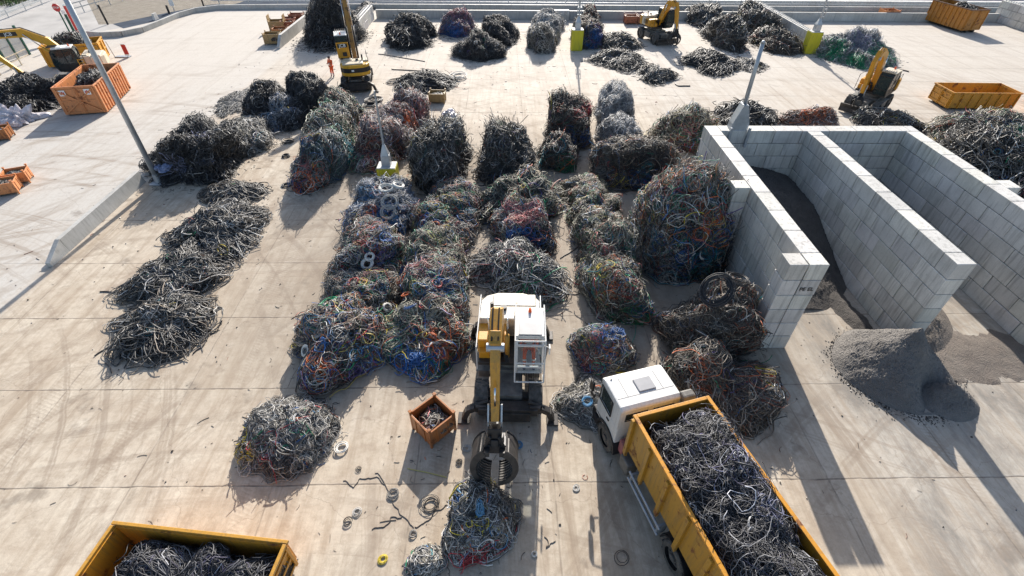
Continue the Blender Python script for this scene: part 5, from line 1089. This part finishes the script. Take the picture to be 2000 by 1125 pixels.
# (left, right, foot, top) pixels of each heap in the photograph's frame
for px, lb, st, pal, kw in [
 # left: the long tail of black cable
 ((222,405,688,552), 'lowest heap of the black cable tail at the left, long ends trailing on the slab', S_, 'stick', dict(d=3.2, p=1.6, fr=.85, hk=.74, wk=.76, dens=1.6, sides=4, group=GS)),
 ((262,430,598,478), 'middle heap of the black cable tail at the left', S_, 'stick', dict(d=4.2, p=1.6, fr=.7, hk=.76, wk=.78, dens=1.6, sides=4, group=GS)),
 ((330,508,500,392), 'third heap up the black cable tail, with a pale film scrap on its right', S_, 'stick', dict(d=4.2, p=1.7, fr=.6, hk=.78, wk=.80, dens=1.6, sides=4, group=GS, cl=[('pale',.9,-.3,.4,.3)])),
 ((400,524,402,353), 'low upper end of the black cable tail below the blue tinged heap', S_, 'stick', dict(d=2.4, p=1.6, fr=.5, dens=1.3, group=GS)),
 ((300,470,366,232), 'big dark heap with bluish film at the foot of the slanting mast', H_, 'black', dict(d=6.0, p=2.3, dens=1.2, group=GL, cl=[('film',.35,-.3,.85,.16),('film',.0,-.8,.35,.14),('pale',.3,-.2,.9,.07)], amp=.18)),
 ((410,528,318,226), 'grey black heap right behind the one with bluish film', F_, 'grey', dict(d=5.5, p=2.0, dens=.9, group=GL)),
 ((480,570,250,150), 'dark shredded cable heap, left half of the big pair left of the second digger', H_, 'black', dict(d=6.0, p=2.0, dens=1.1, group=GL, amp=.16)),
 ((545,645,245,128), 'dark shredded cable heap, right half of the big pair by the second digger', H_, 'black', dict(d=6.5, p=2.0, dens=1.1, group=GL, amp=.16)),
 ((500,600,258,182), 'greyish front lobe of the dark heaps above the first bale row', F_, 'bluegrey', dict(d=4, p=2.0, dens=.8, group=GL)),
 ((425,500,222,190), 'low scatter of shredded cable left of the dark heaps', H_, 'black', dict(d=4.5, p=1.3, dens=1.2, fr=.6, group=GL)),
 # first bale row
 ((574,668,372,252), 'front bale of the left bale row, grey blue with orange patches', F_, 'teal', dict(d=3.2, p=3.2, group=GB, cl=[('orange',.15,-.9,.4,.25),('orange',-.2,-.95,.1,.3),('blue',-.8,-.6,.3,.4),('pink',0,-.7,.7,.2)], dens=1.3, coils=5)),
 ((592,684,332,222), 'second bale of the left bale row, grey green', F_, 'olive', dict(d=3.2, p=2.8, group=GB, dens=1.2, cl=[('teal',.6,-.4,.5,.5)])),
 ((608,694,300,202), 'third bale of the left bale row, with a pink spot on its right', F_, 'teal', dict(d=3.4, p=2.8, group=GB, dens=1.1, cl=[('pink',.8,-.4,.4,.2),('green',.7,-.5,.2,.3)])),
 ((622,704,262,178), 'farthest bale of the left bale row, dusty with blue streaks', F_, 'olive', dict(d=3.8, p=2.8, group=GB, dens=1.1, cl=[('blue',-.3,-.7,.5,.3),('teal',0,-.9,.2,.4)])),
 # reddish row
 ((686,790,332,262), 'nearest reddish bale, around the foot of the yellow mast block', F_, 'reddish', dict(d=3.6, p=3, group=GB, dens=1.2, cl=[('red',.1,-.6,.7,.3),('olive' if 0 else 'yellow',-.9,-.3,.2,.25)])),
 ((698,805,318,222), 'second reddish bale behind the yellow mast block', F_, 'reddish', dict(d=3.4, p=3, group=GB, dens=1.1)),
 ((722,822,290,192), 'third reddish bale, with orange wire on its right flank', F_, 'reddish', dict(d=3.4, p=2.8, group=GB, dens=1.1, cl=[('orange',.7,-.5,.4,.5)])),
 ((752,838,258,172), 'fourth reddish bale beside the tan box pallet', F_, 'reddish', dict(d=3.6, p=2.6, group=GB, dens=1.1, cl=[('pink',.6,-.5,.4,.4),('purple',-.5,-.5,.5,.4)])),
 ((786,832,225,170), 'small grey pink bale at the far end of the reddish row', F_, 'bluegrey', dict(d=3, p=2.6, group=GB, dens=1.)),
 ((798,915,372,222), 'tall heap of straight black cable beside the reddish bales', S_, 'stick', dict(d=5.4, p=2.6, fr=.35, group=GS, dens=1.9, cl=[('pale',0,.2,1,.25)])),
 ((770,890,182,140), 'black tangle behind the tan box pallet', K_, 'black', dict(d=4, p=1.6, fr=.5, group=GL, dens=1.2)),
 # central double row, left column
 ((682,822,452,338), 'blue grey bale with white wire coils on top, just below the yellow mast block', W_, 'bluegrey', dict(d=3.2, p=3.0, hk=.86, group=GB, dens=1.1, sides=4, coils=10, cl=[('blue',.2,-.75,.4,.35),('ltblue',-.4,-.2,.8,.3),('blue',-.9,-.5,.1,.4)])),
 ((652,806,552,446), 'brown grey bale with a knot of white coils on its front', W_, 'mixed', dict(d=3.0, p=2.6, group=GB, dens=1.2, sides=4, coils=10, cl=[('purple',.3,-.6,.5,.25)])),
 ((634,785,645,540), 'dark bale with a green film patch, third in the left column of the centre', W_, 'mixed', dict(d=3.0, p=2.6, group=GB, dens=1.1, sides=4, coils=10, cl=[('green',.0,-.4,.9,.2),('ltblue',-.5,-.6,.6,.2)])),
 ((575,762,738,585), 'wide dark front heap with many small coils, lower left of the centre', C_, 'mixed', dict(d=3.6, p=2.1, fr=.35, group=GB, dens=1.7, sides=4, coils=34, amp=.14, cl=[('ltblue',.1,-.5,.7,.16),('blue',-.45,-.4,.8,.15),('orange',-.1,-.8,.4,.12),('teal',-.3,-.8,.3,.14)])),
 # right column
 ((835,932,445,352), 'dark bale with reddish right side at the head of the second centre column', W_, 'mixed', dict(d=3.2, p=2.6, group=GB, dens=.9, cl=[('pink',.8,-.2,.5,.35),('black',-.5,-.5,.5,.5),('blue',-.9,-.3,.4,.2)])),
 ((800,925,485,388), 'pale speckled bale with orange and yellow coils on its front', W_, 'mixed', dict(d=3.1, p=2.8, group=GB, dens=1.1, sides=4, coils=8, cl=[('pink',-.4,0,.9,.2),('green',.4,.1,.9,.15),('blue',-.3,-.7,.4,.3)])),
 ((785,918,568,462), 'grey bale with a blue lower left corner, third in the second centre column', W_, 'olive', dict(d=3.1, p=2.8, group=GB, dens=1.2, sides=4, coils=6, cl=[('blue',-.8,-.7,.2,.3),('red',.9,-.4,.2,.25)])),
 ((776,915,655,522), 'bale with bright blue top patches, fourth in the second centre column', W_, 'mixed', dict(d=3.2, p=2.8, group=GB, dens=1.3, sides=4, coils=10, cl=[('blue',.3,-.1,.9,.24),('orange',-.1,-.85,.3,.22),('ltblue',.2,-.6,.6,.2)])),
 ((745,905,722,592), 'front bale of the second centre column with blue wire at its foot', C_, 'olive', dict(d=3.2, p=2.4, fr=.3, group=GB, dens=1.7, sides=4, coils=16, cl=[('blue',.1,-.95,.12,.30),('blue',-.3,-.9,.2,.2),('orange',.6,-.7,.4,.3),('orange',.3,-.9,.5,.1)])),
 # black sticks column
 ((930,1048,362,234), 'tall heap of shiny black cable, left of the small dark bales', S_, 'stick', dict(d=5.0, p=2.5, fr=.35, group=GS, dens=1.8)),
 ((935,1092,432,342), 'dark messy heap with a green wisp, in front of the shiny black cable', S_, 'olive', dict(d=3.4, p=2.0, fr=.5, group=GL, dens=1.5, cl=[('green',.2,-.1,.9,.16),('black',-.4,-.6,.5,.5)])),
 ((962,1082,490,388), 'dark heap with red top and deep blue front in the centre', W_, 'mixed', dict(d=2.9, p=2.5, group=GL, dens=1.0, sides=4, cl=[('pink',-.1,-.2,.9,.5),('blue',-.1,-.95,.3,.45),('black',.7,-.6,.2,.5),('orange',.25,-.8,.2,.14)])),
 ((930,1092,592,472), 'flat heap of straight grey cable lengths right behind the foreground digger', S_, 'grey', dict(d=3.6, p=1.8, fr=.5, group=GL, dens=1.4, sides=4, cl=[('pink',-.4,0,.9,.3),('green',.1,-.9,.3,.2)])),
 # small dark bales, pale bales
 ((1068,1152,290,182), 'dark bale with a red spot, farther of the two left of the pale bales', F_, 'brown', dict(d=3.6, p=2.8, group=GB, dens=1.2, cl=[('red',.3,-.3,.8,.2),('blue',.1,-.9,.3,.2)])),
 ((1048,1132,335,258), 'dark bale with coloured coils, nearer of the two left of the pale bales', F_, 'brown', dict(d=2.8, p=2.6, group=GB, dens=1.3, coils=6, cl=[('teal',-.8,-.5,.3,.4),('dgreen',.3,-.9,.2,.3)])),
 ((1164,1242,258,156), 'tall pale grey wire bale, farther of the pale pair', F_, 'pale', dict(d=4.4, p=3.4, group=GB, dens=1.5)),
 ((1168,1256,302,232), 'flatter pale grey wire bale in front of the tall pale one', F_, 'pale', dict(d=3.0, p=2.4, group=GB, dens=1.2, fr=.3)),
 ((1160,1325,372,262), 'wide dark heap with a red coil on its right shoulder', C_, 'brown', dict(d=4.2, p=2.4, group=GL, dens=1.5, sides=4, coils=10, cl=[('black',.1,-.8,.4,.6),('blue',.3,-.95,.1,.2)])),
 ((1285,1402,305,205), 'heap mixed red and green beside the far end of the left bay wall', F_, 'olive', dict(d=4.6, p=2.0, fr=.4, group=GL, dens=1.2, cl=[('pink',-.1,-.5,.6,.2),('green',.1,-.7,.5,.2),('red',-.2,-.9,.2,.2)])),
 ((1410,1512,262,190), 'black cable heap behind the bays, next to the grey mast', K_, 'black', dict(d=4.5, p=1.9, fr=.5, group=GS, dens=1.5)),
 ((1535,1640,262,206), 'heap with orange cable behind the bays', F_, 'orange', dict(d=3.6, p=1.8, group=GL, dens=1.1, cl=[('orange',-.5,-.3,.8,.4)])),
 ((1680,1788,262,212), 'grey black cable heap behind the bays, right of the folded digger', K_, 'stick', dict(d=3.4, p=1.9, group=GS, dens=1.3, fr=.4)),
 ((1835,2000,300,208), 'grey and green cable heap at the right edge by the empty skip', F_, 'olive', dict(d=5.0, p=2.0, group=GL, dens=1.2, cl=[('green',.5,-.7,.4,.3)])),
 ((1800,2120,405,255), 'large heap of looped black cable cut by the right edge beside the bays', K_, 'stick', dict(d=6.0, p=2.0, group=GS, dens=1.5, fr=.4, cl=[('green',.2,-.4,.9,.1)])),
 # right centre column (dusty olive bales)
 ((1096,1192,405,340), 'dusty brown bale at the head of the olive bale row', W_, 'olive', dict(d=2.8, p=2.2, group=GB, dens=.9, fr=.4)),
 ((1104,1214,452,368), 'second olive bale, its top ringed with pale wire', W_, 'olive', dict(d=2.7, p=2.8, group=GB, dens=1.2)),
 ((1118,1236,508,415), 'third olive bale with an orange tuft on the right', W_, 'olive', dict(d=2.7, p=2.8, group=GB, dens=1.2, sides=4, cl=[('orange',.5,-.1,.8,.1),('dgreen',.1,-.8,.5,.4)])),
 ((1128,1250,575,452), 'fourth olive bale with dark coils on its front', W_, 'olive', dict(d=2.8, p=2.8, group=GB, dens=1.2, sides=4, coils=9, cl=[('dgreen',0,-.9,.3,.5),('pink',-.2,-.2,.9,.12)])),
 ((1150,1262,640,492), 'front olive bale with green netting down its right side', W_, 'olive', dict(d=2.9, p=2.8, group=GB, dens=1.3, sides=4, coils=8, cl=[('green',.7,-.75,.2,.45),('blue',.5,-.6,.5,.2)])),
 ((1244,1425,545,322), 'very tall mixed heap leaning on the left bay wall, yellow wire on its crest', C_, 'mixed', dict(d=4.3, p=2.8, group=GL, dens=1.7, sides=4, coils=22, cl=[('blue',-.1,-.7,.6,.14),('black',.5,-.8,.2,.4),('teal',.1,-.8,.5,.2),('orange',.1,-.5,.75,.12)], wk=.95, hk=.97, amp=.10)),
 ((1292,1500,708,522), 'tall brown cable heap at the end of the bay wall, topped by a black coil', C_, 'brown', dict(d=2.6, p=2.4, group=GL, dens=1.9, sides=5, fr=.25, wk=.9)),
 ((1270,1520,838,655), 'broad brown and grey cable heap behind the truck cab', C_, 'brown', dict(d=3.2, p=2.0, group=GL, dens=2.1, sides=5, fr=.3, coils=8, hk=.72, wk=.98, cl=[('orange',-.4,-.2,.8,.12),('purple',.3,-.2,.9,.15)])),
 ((1118,1242,735,636), 'grey wire heap with royal blue wire on top, right of the foreground digger', W_, 'mixed', dict(d=1.9, p=2.2, group=GL, dens=1.9, sides=5, fr=.35, cl=[('blue',.0,.1,1,.26),('blue',-.1,-.9,.3,.2),('pink',-.9,-.2,.3,.2)])),
 ((1092,1215,832,735), 'low spread of light grey wire left of the truck cab', C_, 'grey', dict(d=1.8, p=1.3, group=GL, dens=2.2, sides=5, fr=.6, core=True, hk=.6) ),
 ((468,652,915,792), 'light grey wire heap with yellow strands, alone in the lower left', W_, 'grey', dict(d=2.6, amp=.09, p=2.2, group=GL, dens=2.4, sides=5, fr=.4, coils=8, cl=[('yellow',-.8,-.6,.2,.22),('green',.5,-.3,.8,.10),('red',-.2,-.9,.3,.13),('ltblue',-.7,-.4,.5,.12)])),
 ((868,1002,1078,955), 'round heap of light wire right under the grab', W_, 'grey', dict(d=1.6, p=2.3, group=GL, dens=2.6, sides=5, fr=.45, coils=5, hk=.82, cl=[('yellow',-.05,-.2,.9,.14),('blue',-.7,.2,.7,.2),('red',0,-.97,.2,.35),('ltblue',.4,-.6,.6,.15)])),
 ((790,868,1138,1078), 'small grey wire tangle cut by the bottom edge', W_, 'grey', dict(d=.8, p=1.8, group=GL, dens=4., sides=5, fr=.3)),
 # back of the yard
 ((578,712,100,-22), 'huge black heap of shredded cable between the parapet and the studded wall', H_, 'black', dict(d=9, p=1.55, group=GL, dens=1.0, amp=.14)),
 ((700,728,28,4), 'shoulder of black cable spilling over the studded wall', H_, 'black', dict(d=6, p=1.5, group=GL, dens=1.2, wk=1.3)),
 ((752,858,92,22), 'first black heap right of the studded wall, cable spilling to the left', K_, 'black', dict(d=7, p=1.7, group=GS, dens=1.3, fr=.3)),
 ((858,932,76,12), 'pink and blue heap between the black ones at the back', F_, 'redblue', dict(d=5.5, p=2.0, group=GL, dens=1.2, cl=[('blue',-.3,-.9,.3,.5),('pink',0,.1,1,.4)])),
 ((930,1014,92,26), 'black heap right of the pink and blue one', H_, 'black', dict(d=6, p=2.0, group=GL, dens=1.1)),
 ((882,986,120,60), 'black and grey heap full of white ringed coils, in front of the pink one', F_, 'black', dict(d=4, p=1.8, group=GL, dens=1.2, coils=26)),
 ((1038,1098,62,16), 'farthest pale bale of the group of three at the back', F_, 'pale', dict(d=4.5, p=2.6, group=GB, dens=.9)),
 ((1036,1094,80,28), 'middle pale bale of the group of three at the back', F_, 'pale', dict(d=4, p=2.8, group=GB, dens=.9)),
 ((1030,1090,102,46), 'nearest pale bale of the group of three, with a dark front', F_, 'grey', dict(d=4, p=2.8, group=GB, dens=1.1)),
 ((1130,1172,50,8), 'farther dark bale behind the tall yellow mast block', F_, 'brown', dict(d=4.5, p=2.8, group=GB, dens=1.)),
 ((1118,1174,95,28), 'nearer dark bale behind the tall yellow mast block', F_, 'brown', dict(d=5, p=2.8, group=GB, dens=1.1, cl=[('blue',.1,-.9,.3,.3),('purple',.5,-.6,.5,.4)])),
 ((1158,1242,100,60), 'cable heap immediately right of the dark bales at the back', K_, 'stick', dict(d=5, p=1.7, group=GS, dens=1.3, fr=.5)),
 ((1152,1262,134,93), 'flat cable heap below the one right of the dark bales', K_, 'stick', dict(d=5, p=1.4, group=GS, dens=1.3, fr=.6)),
 ((1240,1318,161,123), 'smallest low cable heap left of the open claw grab shadow', K_, 'stick', dict(d=3.6, p=1.6, group=GS, dens=1.2, fr=.6)),
 ((1338,1440,143,100), 'flat black cable heap right of the open claw grab', K_, 'black', dict(d=5, p=1.5, group=GS, dens=1.3, fr=.5)),
 ((1430,1495,140,110), 'thin scatter of cable right of the flat black heap', K_, 'stick', dict(d=4.0, p=1.1, group=GS, dens=.8, fr=.6)),
 ((1340,1425,60,9), 'back left lobe of the large cable heap at the top right', K_, 'stick', dict(d=8, p=1.9, group=GS, dens=1.4, fr=.2)),
 ((1382,1455,102,30), 'front lobe of the large cable heap at the top right', K_, 'stick', dict(d=8, p=1.9, group=GS, dens=1.4, fr=.3)),
 ((1432,1512,72,10), 'cable heap against the studded wall at the top right', K_, 'stick', dict(d=8, p=1.9, group=GS, dens=1.4, fr=.2)),
 ((1470,1555,106,55), 'cable heap left of the second yellow mast block', K_, 'brown', dict(d=6, p=2.0, group=GS, dens=1.4, fr=.4)),
 ((1590,1738,132,50), 'large grey heap laced with bright green cable at the top right', F_, 'pale', dict(d=8, p=1.5, group=GL, dens=1.5, fr=.3, cl=[('green',-.8,-.4,.3,.35),('green',.3,-.8,.25,.25),('green',.6,-.6,.3,.25),('green',-.4,-.95,.05,.2),('film',-.1,-.5,.8,.5)])),
 ((-30,118,240,142), 'dark pile of shredded cable under the left digger stick', H_, 'black', dict(d=7.5, p=1.5, group=GL, dens=1.5, fr=.3, amp=.16)),
]:
    kw.pop('core', None)
    heap(px, lb, st, pal, **kw)

def ztop(px, py):
    """height of the heap surface seen at a pixel"""
    for z in np.arange(5., 0, -.04):
        g = G(px, py, z)
        for cx, cy, a, b, h, pp in HEAPS:
            e = abs((g[0]-cx)/a)**pp+abs((g[1]-cy)/b)**pp+(z/h)**pp
            if e < 1.0: return z
    return .04
# crumpled film on the heaps
def film(px, label, z, sx, sy, h, mat, pxz=None):
    z = ztop(*px)-.08 if z > .5 and z < 3 else z; p = G(*px, z); dm = Dome(sx, sy, h, 1.9, .25, 5.); th = np.linspace(0, 2*np.pi, 49); ph = np.linspace(0, np.pi/2, 22); TH, PH = np.meshgrid(th, ph)
    d = np.stack([np.cos(TH)*np.cos(PH), np.sin(TH)*np.cos(PH), np.sin(PH)], -1); v = dm.pt(d); 
    nz = np.array([mnoise.fractal(Vector(x)*4, .8, 2, 4) for x in v.reshape(-1, 3)]).reshape(TH.shape); v = v*(1+nz[..., None]*.12); v[:, -1] = v[:, 0]
    i = np.arange(TH.size).reshape(TH.shape); q = np.stack([i[:-1, :-1], i[:-1, 1:], i[1:, 1:], i[1:, :-1]], -1).reshape(-1, 4)
    ob = np_mesh('plastic_film', [(v.reshape(-1, 3), q, np.ones((TH.size, 3)), 0, False)], [M[mat]]); ob.location = (p[0], p[1], z-.02); ob.rotation_euler = (0,0,random.uniform(-.4,.4)); tag(ob, label, 'plastic sheet', 'crumpled plastic film')
film((40,236), 'large pale lilac film at the foot of the shredded pile, left edge', .05, 1.7, .9, .9, 'plastic')
film((5,232), 'pinkish crumpled film cut by the left edge beside the lilac sheet', .05, 1.5, .9, .8, 'plastic')
film((396,318), 'bluish film wad low on the dark heap by the slanting mast', .9, .65, .4, .4, 'plastic_blue')
film((318,330), 'dark blue film wad at the foot of the slanting mast', .7, .6, .4, .4, 'plastic_blue')
film((878,222), 'white sheet lying on the crest of the tall black cable heap', 2.55, .55, 1.0, .28, 'plastic')
film((1372,812), 'small white scrap on the front of the truck load', 3.02, .12, .10, .10, 'plastic')

# single coils and wads one could pick off
def coil(px, label, colr, R=.3, turns=6, z=.03, r=.018, nrm=(0,0,1), group='single coils lying about', jit=.09, flat=.9):
    p = G(*px, z); Q = coil_pts((0,0,r*1.5), nrm, R, turns, 22, jit, flat); 
    if nrm == (0,0,1): Q[:, :, 2] = np.maximum(np.abs(Q[:, :, 2]), r)
    cc = np.array([CC.get(colr, colr)])*RNG.uniform(.75, 1.15, (turns, 1)); v, q, c = tubes(Q, np.full(turns, r), cc, 5)
    ob = np_mesh('cable_coil', [(v, q, c, 0, True)], [M['cable']]); ob.location = (p[0], p[1], z); return tag(ob, label, 'cable coil', group)
def wad(px, label, colr, z, s, n=80, r=.016, group='bright wads of wire on the heaps'):
    p = G(*px, z); dm = Dome(s[0], s[1], s[2], 2., .12); Pt, _ = walk(dm, n, 14, 1.3, 5., .3, (.5, 1.05), .2, .3, 1.)
    v, q, c = tubes(Pt, np.full(n, r), np.array([CC[colr]])*RNG.uniform(.6, 1.3, (n, 1)), 4)
    ob = np_mesh('wire_wad', [(v, q, c, 0, True)], [M['cable']]); ob.location = (p[0], p[1], z-.05); return tag(ob, label, 'wire', group)
for px, lb, colr, R, t, r, flat in [((755,368),'large white coil on top of the blue grey bale below the yellow mast block','white',.42,9,.026,.8), ((778,362),'smaller white coil touching the large one on the blue grey bale','white',.3,6,.026,.8),
  ((760,395),'pale looped coil on the front of the blue grey bale','pale',.42,10,.016,.9), ((758,415),'grey ring coil lowest on the front of the blue grey bale','pale',.36,9,.016,.9),
  ((722,502),'upper white coil in the knot on the brown grey bale','white',.2,8,.02,.9), ((718,516),'lower white coil in the knot on the brown grey bale','white',.24,8,.02,.9),
  ((1292,292),'dusky red coil on the right shoulder of the wide dark heap','red',.55,26,.024,.9), ((1400,568),'big shiny black coil on top of the tall brown heap','black',.62,20,.018,.8), ((1440,545),'second black coil behind the big shiny one','black',.5,10,.016,.8),
  ((642,592),'green coil at the upper left of the wide dark front heap','green',.36,16,.02,.95), ((662,598),'dark grey coil beside the green one on the wide front heap','pale',.3,10,.016,.95),
  ((757,601),'oval white ring between the two centre columns','white',.17,5,.024,1), ((596,686),'grey white coil on the left flank of the wide dark front heap','white',.2,8,.02,.9), ((636,672),'small white coil on the front of the wide dark front heap','white',.16,6,.018,.9),
  ((848,445),'orange coil on the pale speckled bale','orange',.28,10,.024,.8), ((872,447),'yellow coil beside the orange one on the pale speckled bale','yellow',.2,8,.02,.8), ((793,575),'orange ring at the left edge of the bale with blue patches','orange',.18,8,.02,.9),
  ((1405,700),'dark round coil on the broad brown heap behind the truck','black',.36,16,.022,.95), ((645,838),'black looped coil on the right of the lone light grey heap','black',.34,12,.018,.9), ((668,875),'thick white hose loop at the right foot of the lone light grey heap','white',.21,3,.02,.9),
  ((1100,785),'green coil at the left of the low grey spread','green',.19,9,.022,1), ((1147,784),'blue and white coil on the low grey spread','ltblue',.17,9,.018,1), ((1405,890),'grey coil lying in the truck load near its front','pale',.3,8,.016,.9)]:
    z = ztop(*px); z = z+.07 if z > .1 else z; z = max(z, 3.0) if px == (1405,890) else z
    p = G(*px, z); best = min(HEAPS, key=lambda k: ((p[0]-k[0])/k[2])**2+((p[1]-k[1])/k[3])**2); n_ = Vector(((p[0]-best[0])/best[2]**2*.8, (p[1]-best[1])/best[3]**2*.8, max(.25, z/best[4]**2)))
    low = z < .12 or px == (1405,890)
    coil(px, lb, colr, R, t, z, r, (0,0,1) if low else tuple(n_.normalized()), 'coils lying on the heaps', .1, flat)
for px, lb, colr, s, n in [((1398,335),'bright yellow wire wad on the crest of the tall heap by the bay wall','yellow',(.42,.35,.28),110), ((1370,345),'thin yellow wisp left of the bright yellow wad','yellow',(.4,.2,.12),30), ((1372,540),'yellow wire wad at the foot of the tall heap by the bay wall','yellow',(.3,.25,.2),60),
  ((740,430),'bright blue wire wad low on the blue grey bale','blue',(.35,.3,.25),90), ((815,700),'bright blue wire at the foot of the front centre bale','blue',(.45,.35,.32),110), ((1205,650),'royal blue wire on the grey heap right of the foreground digger','blue',(.3,.28,.2),80),
  ((938,1000),'blue wire hanging from the grab down the front of the light heap','ltblue',(.10,.12,.75),60), ((948,945),'yellow and white wire pinched between the grab shells','yellow',(.2,.2,.3),60), ((908,952),'pale yellow wisp on the left of the light heap','yellow',(.22,.2,.12),36)]:
    wad(px, lb, colr, max(.05, ztop(*px)-.02), s, n, .012 if px[1] > 600 else .018)

# coils and scraps on the bare slab
SL = 'coils and scraps lying on the bare slab'
for i, (px, nm, R, t, c_) in enumerate([((768,965),'knotted grey coil below the lone heap, on the joint line',.2,12,(.25,.24,.22)),((700,598+318),'tiny loop right of the lone heap',.1,3,'black'),((698,1000),'thin grey loop right of the bottom left skip, upper of two',.16,4,'pale'),((680,1020),'thin grey loop right of the bottom left skip, lower of two',.15,4,'black'),
  ((808,1043),'neat grey ring left of the light heap under the grab',.12,6,(.3,.29,.27)),((840,985),'dark flattened coil below the rusty box shadow',.3,7,'black'),((748,1092),'yellow and black coil near the bottom edge',.14,7,'yellow'),((912,876),'small grey coil left of the grab, upper',.16,7,'pale'),((897,903),'small dark coil left of the grab, lower',.12,6,'black'),
  ((1012,870),'dark blue coil right of the grab in the shade',.17,8,'ltblue'),((1125,953),'thick grey ring between the digger and the truck',.12,5,'pale'),((1044,1082),'small white ring right of the light heap',.09,5,'white'),((1215,1088),'thin black loop in the truck shadow',.22,2,'black'),((563,277),'black loop right of the blue tinged heap, upper',.3,4,'black'),
  ((560,305),'black loop right of the blue tinged heap, lower',.28,4,'black'),((508,367),'grey black loop right of the tail of black cable',.35,5,'black'),((730,196),'black coil on the slab under the second digger shadow',.6,9,'black'),((722,207),'smaller black coil below the one under the second digger',.42,6,'black'),((712,225),'black loop left of the reddish bales',.35,4,'black'),
  ((768,160),'black loop left of the black tangle',.5,3,'black'),((895,152),'grey looped cable right of the black tangle',.8,5,'pale'),((560,362),'little dark loop left of the front teal bale',.22,4,'black')]):
    coil(px, nm, c_, R*(.75 if px[1] > 600 else 1), t, .02, .009 if px[1] > 600 else .03, (0,0,1), SL, .2)
def cable_run(pxs, label, r=.013, colr=(.06,.05,.045), wob=.14):
    P3 = [G(x, y, .03) for x, y in pxs]; pts = []
    for a, b in zip(P3, P3[1:]):
        for k in range(6): pts.append(a+(b-a)*k/6+np.array([RNG.normal()*wob*.3, RNG.normal()*wob*.3, 0]))
    pts.append(P3[-1]); A = np.array(pts); A[1:-1] = (A[:-2]+2*A[1:-1]+A[2:])/4; A[:, 2] = r
    v, q, c = tubes(A[None], np.array([r]), np.array([colr]), 6); tag(np_mesh('loose_cable', [(v, q, c, 0, True)], [M['cable']]), label, 'cable', 'single cables lying on the slab')
cable_run([(735,922),(755,948),(770,985),(790,1010),(808,1030)], 'kinked black cable running past the knotted grey coil')
cable_run([(672,938),(690,952),(705,932),(730,932),(752,945)], 'black cable looping left of the knotted grey coil')
cable_run([(808,1030),(830,1020),(850,1000),(872,985)], 'black cable below the rusty box reaching the light heap')
cable_run([(728,1032),(750,1030),(765,1008),(785,1010)], 'thin grey cable left of the neat grey ring', .014)
cable_run([(796,915),(835,922),(872,932)], 'straight yellow cable across the rusty box shadow', .016, (.5,.45,.15), .02)
cable_run([(1062,1045),(1072,1062),(1066,1072),(1085,1056)], 'hooked black cable right of the shadow of the digger', .013)
cable_run([(375,690),(400,675),(422,620),(410,612)], 'long black cable curving out right of the black tail', .028)
cable_run([(190,692),(225,668),(260,655)], 'black cable trailing left of the black tail', .028)
cable_run([(205,708),(218,728)], 'short black cable off cut below the black tail', .022)
cable_run([(192,570),(240,572),(262,575)], 'black cable sticking out left of the middle tail heap', .028)
cable_run([(1095,503),(1118,490),(1140,470)], 'black cable lying in the lane left of the olive bales', .025)
cable_run([(1100,573),(1125,575),(1160,560)], 'dark cable beside the front olive bale', .02)
cable_run([(740,105),(780,112),(830,120)], 'long thin cable on the slab right of the second digger', .035)
cable_run([(765,136),(800,137),(850,140)], 'long thin cable above the black tangle', .04)
cable_run([(1318,163),(1325,168),(1348,168)], 'bent cable end right of the smallest low heap', .05)
cable_run([(1700,120),(1730,130),(1775,140)], 'cable tail leaving the green heap to the right', .05)
cable_run([(1245,590),(1240,650),(1232,700)], 'thin green line trailing from the front olive bale', .014, (.05,.3,.2))

# crumbs and offcuts everybody leaves behind
def scraps():
    pr = []; per = [(h, 30+int(h[2]*h[3]*34)) for h in HEAPS]; cs, rs = [], []
    for (cx, cy, a, b, h, pp), n in per:
        an = RNG.uniform(0, 2*np.pi, n); rr = 1+np.abs(RNG.normal(size=n))*.15; cs.append(np.stack([cx+a*rr*np.cos(an), cy+b*rr*np.sin(an)], -1))
    c = np.concatenate(cs+[np.stack([RNG.uniform(-26, 16, 900), RNG.uniform(5, 66, 900)], -1), np.stack([RNG.normal(-.5, 2.6, 70), RNG.normal(8.6, 1.5, 70)], -1)])
    n = len(c); th = RNG.uniform(0, 2*np.pi, n); k = RNG.normal(size=n)*6; ln = RNG.exponential(.10, n)*(1+c[:, 1]/90)+.03; m = 7; P_ = [np.stack([c[:, 0], c[:, 1], np.full(n, .012)], -1)]
    for i in range(m-1):
        th = th+k*ln/(m-1); P_.append(P_[-1]+np.stack([np.cos(th)*ln/(m-1), np.sin(th)*ln/(m-1), np.zeros(n)], -1))
    v, q, cc = tubes(np.stack(P_, 1), RNG.uniform(.004, .010, n)*(1+c[:, 1]/45), pick('brown', n), 4); pr.append((v, q, cc, 0, True))
    n = 1500; ce = np.concatenate([c[RNG.integers(0, len(c), n-400)]+RNG.normal(size=(n-400, 2))*.25, np.stack([RNG.uniform(-24, 22, 400), RNG.uniform(4, 40, 400)], -1)]); b = np.hstack([ce, np.zeros((n, 1))]); s = RNG.uniform(.01, .035, n)*(1+b[:, 1]/70)
    v, q, cc = tubes(np.stack([b, b+np.stack([RNG.normal(size=n)*.02, RNG.normal(size=n)*.02, s*.6], -1)], 1), s, pick('brown', n)*.8, 4); pr.append((v, q, cc, 0, False))
    tag(np_mesh('cable_offcuts', pr, [M['cable'], M['core']]), 'small offcuts and crumbs of cable strewn over the slab', 'scrap', kind='stuff')
scraps()

print('OBJECTS', len(D.objects), 'verts', sum(len(o.data.vertices) for o in D.objects if o.type == 'MESH'))
